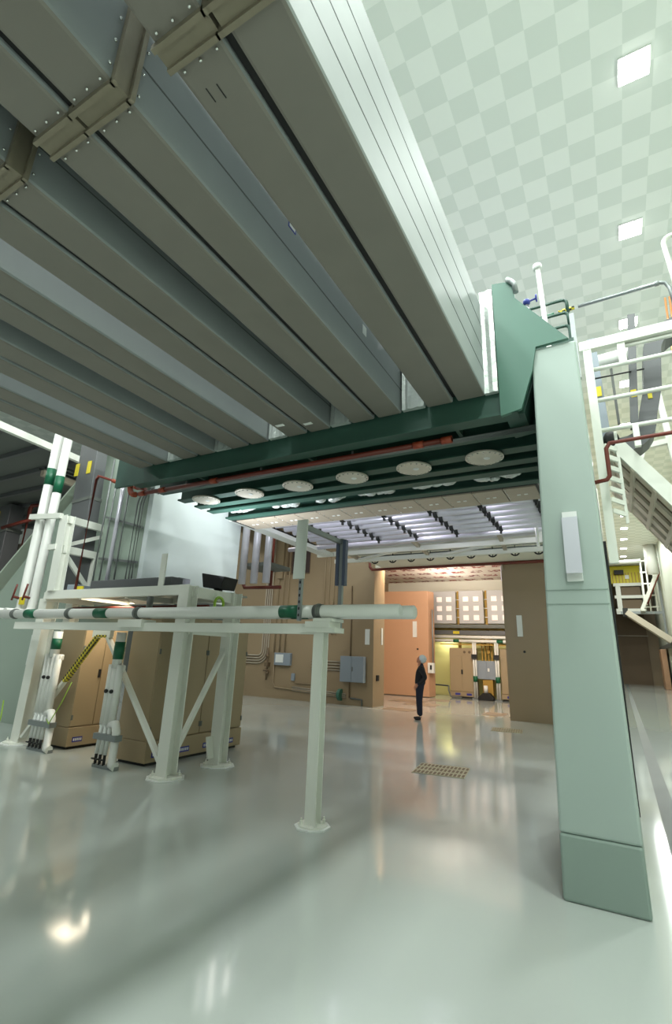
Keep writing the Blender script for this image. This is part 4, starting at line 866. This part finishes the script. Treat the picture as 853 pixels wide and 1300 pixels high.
# head with face, turned up
hm = MB(); hm.ball((0, 0, 0), 1, (.098, .078, .118), 20)
for v in hm.bm.verts:
    c = v.co
    if c.x > .05 and c.z < -.02: c.x += .008
    if c.z < -.05: c.y *= .8
hm.ball((.098, 0, -.01), .018, (1.1, .7, 1.3), 8)
for s_ in (-1, 1): hm.ball((-.005, s_*.076, -.005), .028, (.7, .35, 1.1), 8)
hm.ball((.088, 0, -.062), .022, (.6, 1.1, .35), 8); hm.ball((.07, 0, -.095), .03, (.8, 1, .6), 8)
hm.tube([(-.02, 0, -.19), (-.015, 0, -.07)], .05, 12)
bmesh.ops.rotate(hm.bm, verts=hm.bm.verts, cent=(0, 0, 0), matrix=Matrix.Rotation(math.radians(-22), 3, 'Y')); bmesh.ops.translate(hm.bm, verts=hm.bm.verts, vec=(-.035, 0, 1.645))
bmesh.ops.translate(hm.bm, verts=hm.bm.verts, vec=ORG[pt.name]); hd = hm.build('head', SKIN, pt)
em = MB()
for s_ in (-1, 1): em.ball((.087, s_*.032, .012), .011, (.6, 1.2, .8), 8)
bmesh.ops.rotate(em.bm, verts=em.bm.verts, cent=(0, 0, 0), matrix=Matrix.Rotation(math.radians(-22), 3, 'Y')); bmesh.ops.translate(em.bm, verts=em.bm.verts, vec=Vector((-.035, 0, 1.645))+ORG[pt.name]); em.build('eye', DARK, pt)
cm = MB(); cm.ball((-.04, 0, .03), 1, (.124, .108, .118), 20)
for v in cm.bm.verts: v.co += Vector((random.uniform(-.005, .005), random.uniform(-.005, .005), random.uniform(-.005, .005)))
bmesh.ops.rotate(cm.bm, verts=cm.bm.verts, cent=(0, 0, 0), matrix=Matrix.Rotation(math.radians(-22), 3, 'Y')); bmesh.ops.translate(cm.bm, verts=cm.bm.verts, vec=Vector((-.04, 0, 1.655))+ORG[pt.name]); o = cm.build('hair_cap', CAP, pt); o['label'] = 'white bouffant cap'
def hand(wx, d, side, parent):
    wv = Vector(wx); d = Vector(d).normalized(); lat = Vector((1, 0, 0)) if abs(d.x) < .7 else Vector((0, 0, 1)); lat = (lat-d*lat.dot(d)).normalized(); nrm = d.cross(lat)*side
    V = [wv, wv+d*.085]; Ed = [(0, 1)]; Rd = [(.024, .028), (.038, .018)]
    for k, L in enumerate((.062, .074, .07, .055)):
        base = wv+d*.085+lat*(.033-.022*k); p = base+d*L*.5; q = p+d*L*.42+nrm*.018
        i = len(V); V += [base, p, q]; Ed += [(1, i), (i, i+1), (i+1, i+2)]; Rd += [.010, .009, .0075]
    i = len(V); V += [wv+d*.03+lat*.035, wv+d*.065+lat*.058+nrm*.01, wv+d*.09+lat*.06+nrm*.02]; Ed += [(0, i), (i, i+1), (i+1, i+2)]; Rd += [.014, .011, .009]
    return skin('hand', [tuple(v) for v in V], Ed, Rd, SKIN, parent, 1)
hand((.045, .25, .97), (.5, -.1, -.5), 1, pt); hand((.105, -.23, .90), (.1, 0, -1), -1, pt)
for s_, x in ((.10, -.01), (-.10, .02)):
    skin('shoe', [(x-.05, s_, .045), (x+.06, s_, .045), (x+.17, s_, .036), (x-.01, s_, .09)], [(0, 1), (1, 2), (0, 3)], [(.045, .045), (.046, .042), (.042, .034), .05], BLACK, pt, 2)
pt.rotation_euler.z = math.atan2(-.34, -.94)
pt.scale = (1, 1, 1)
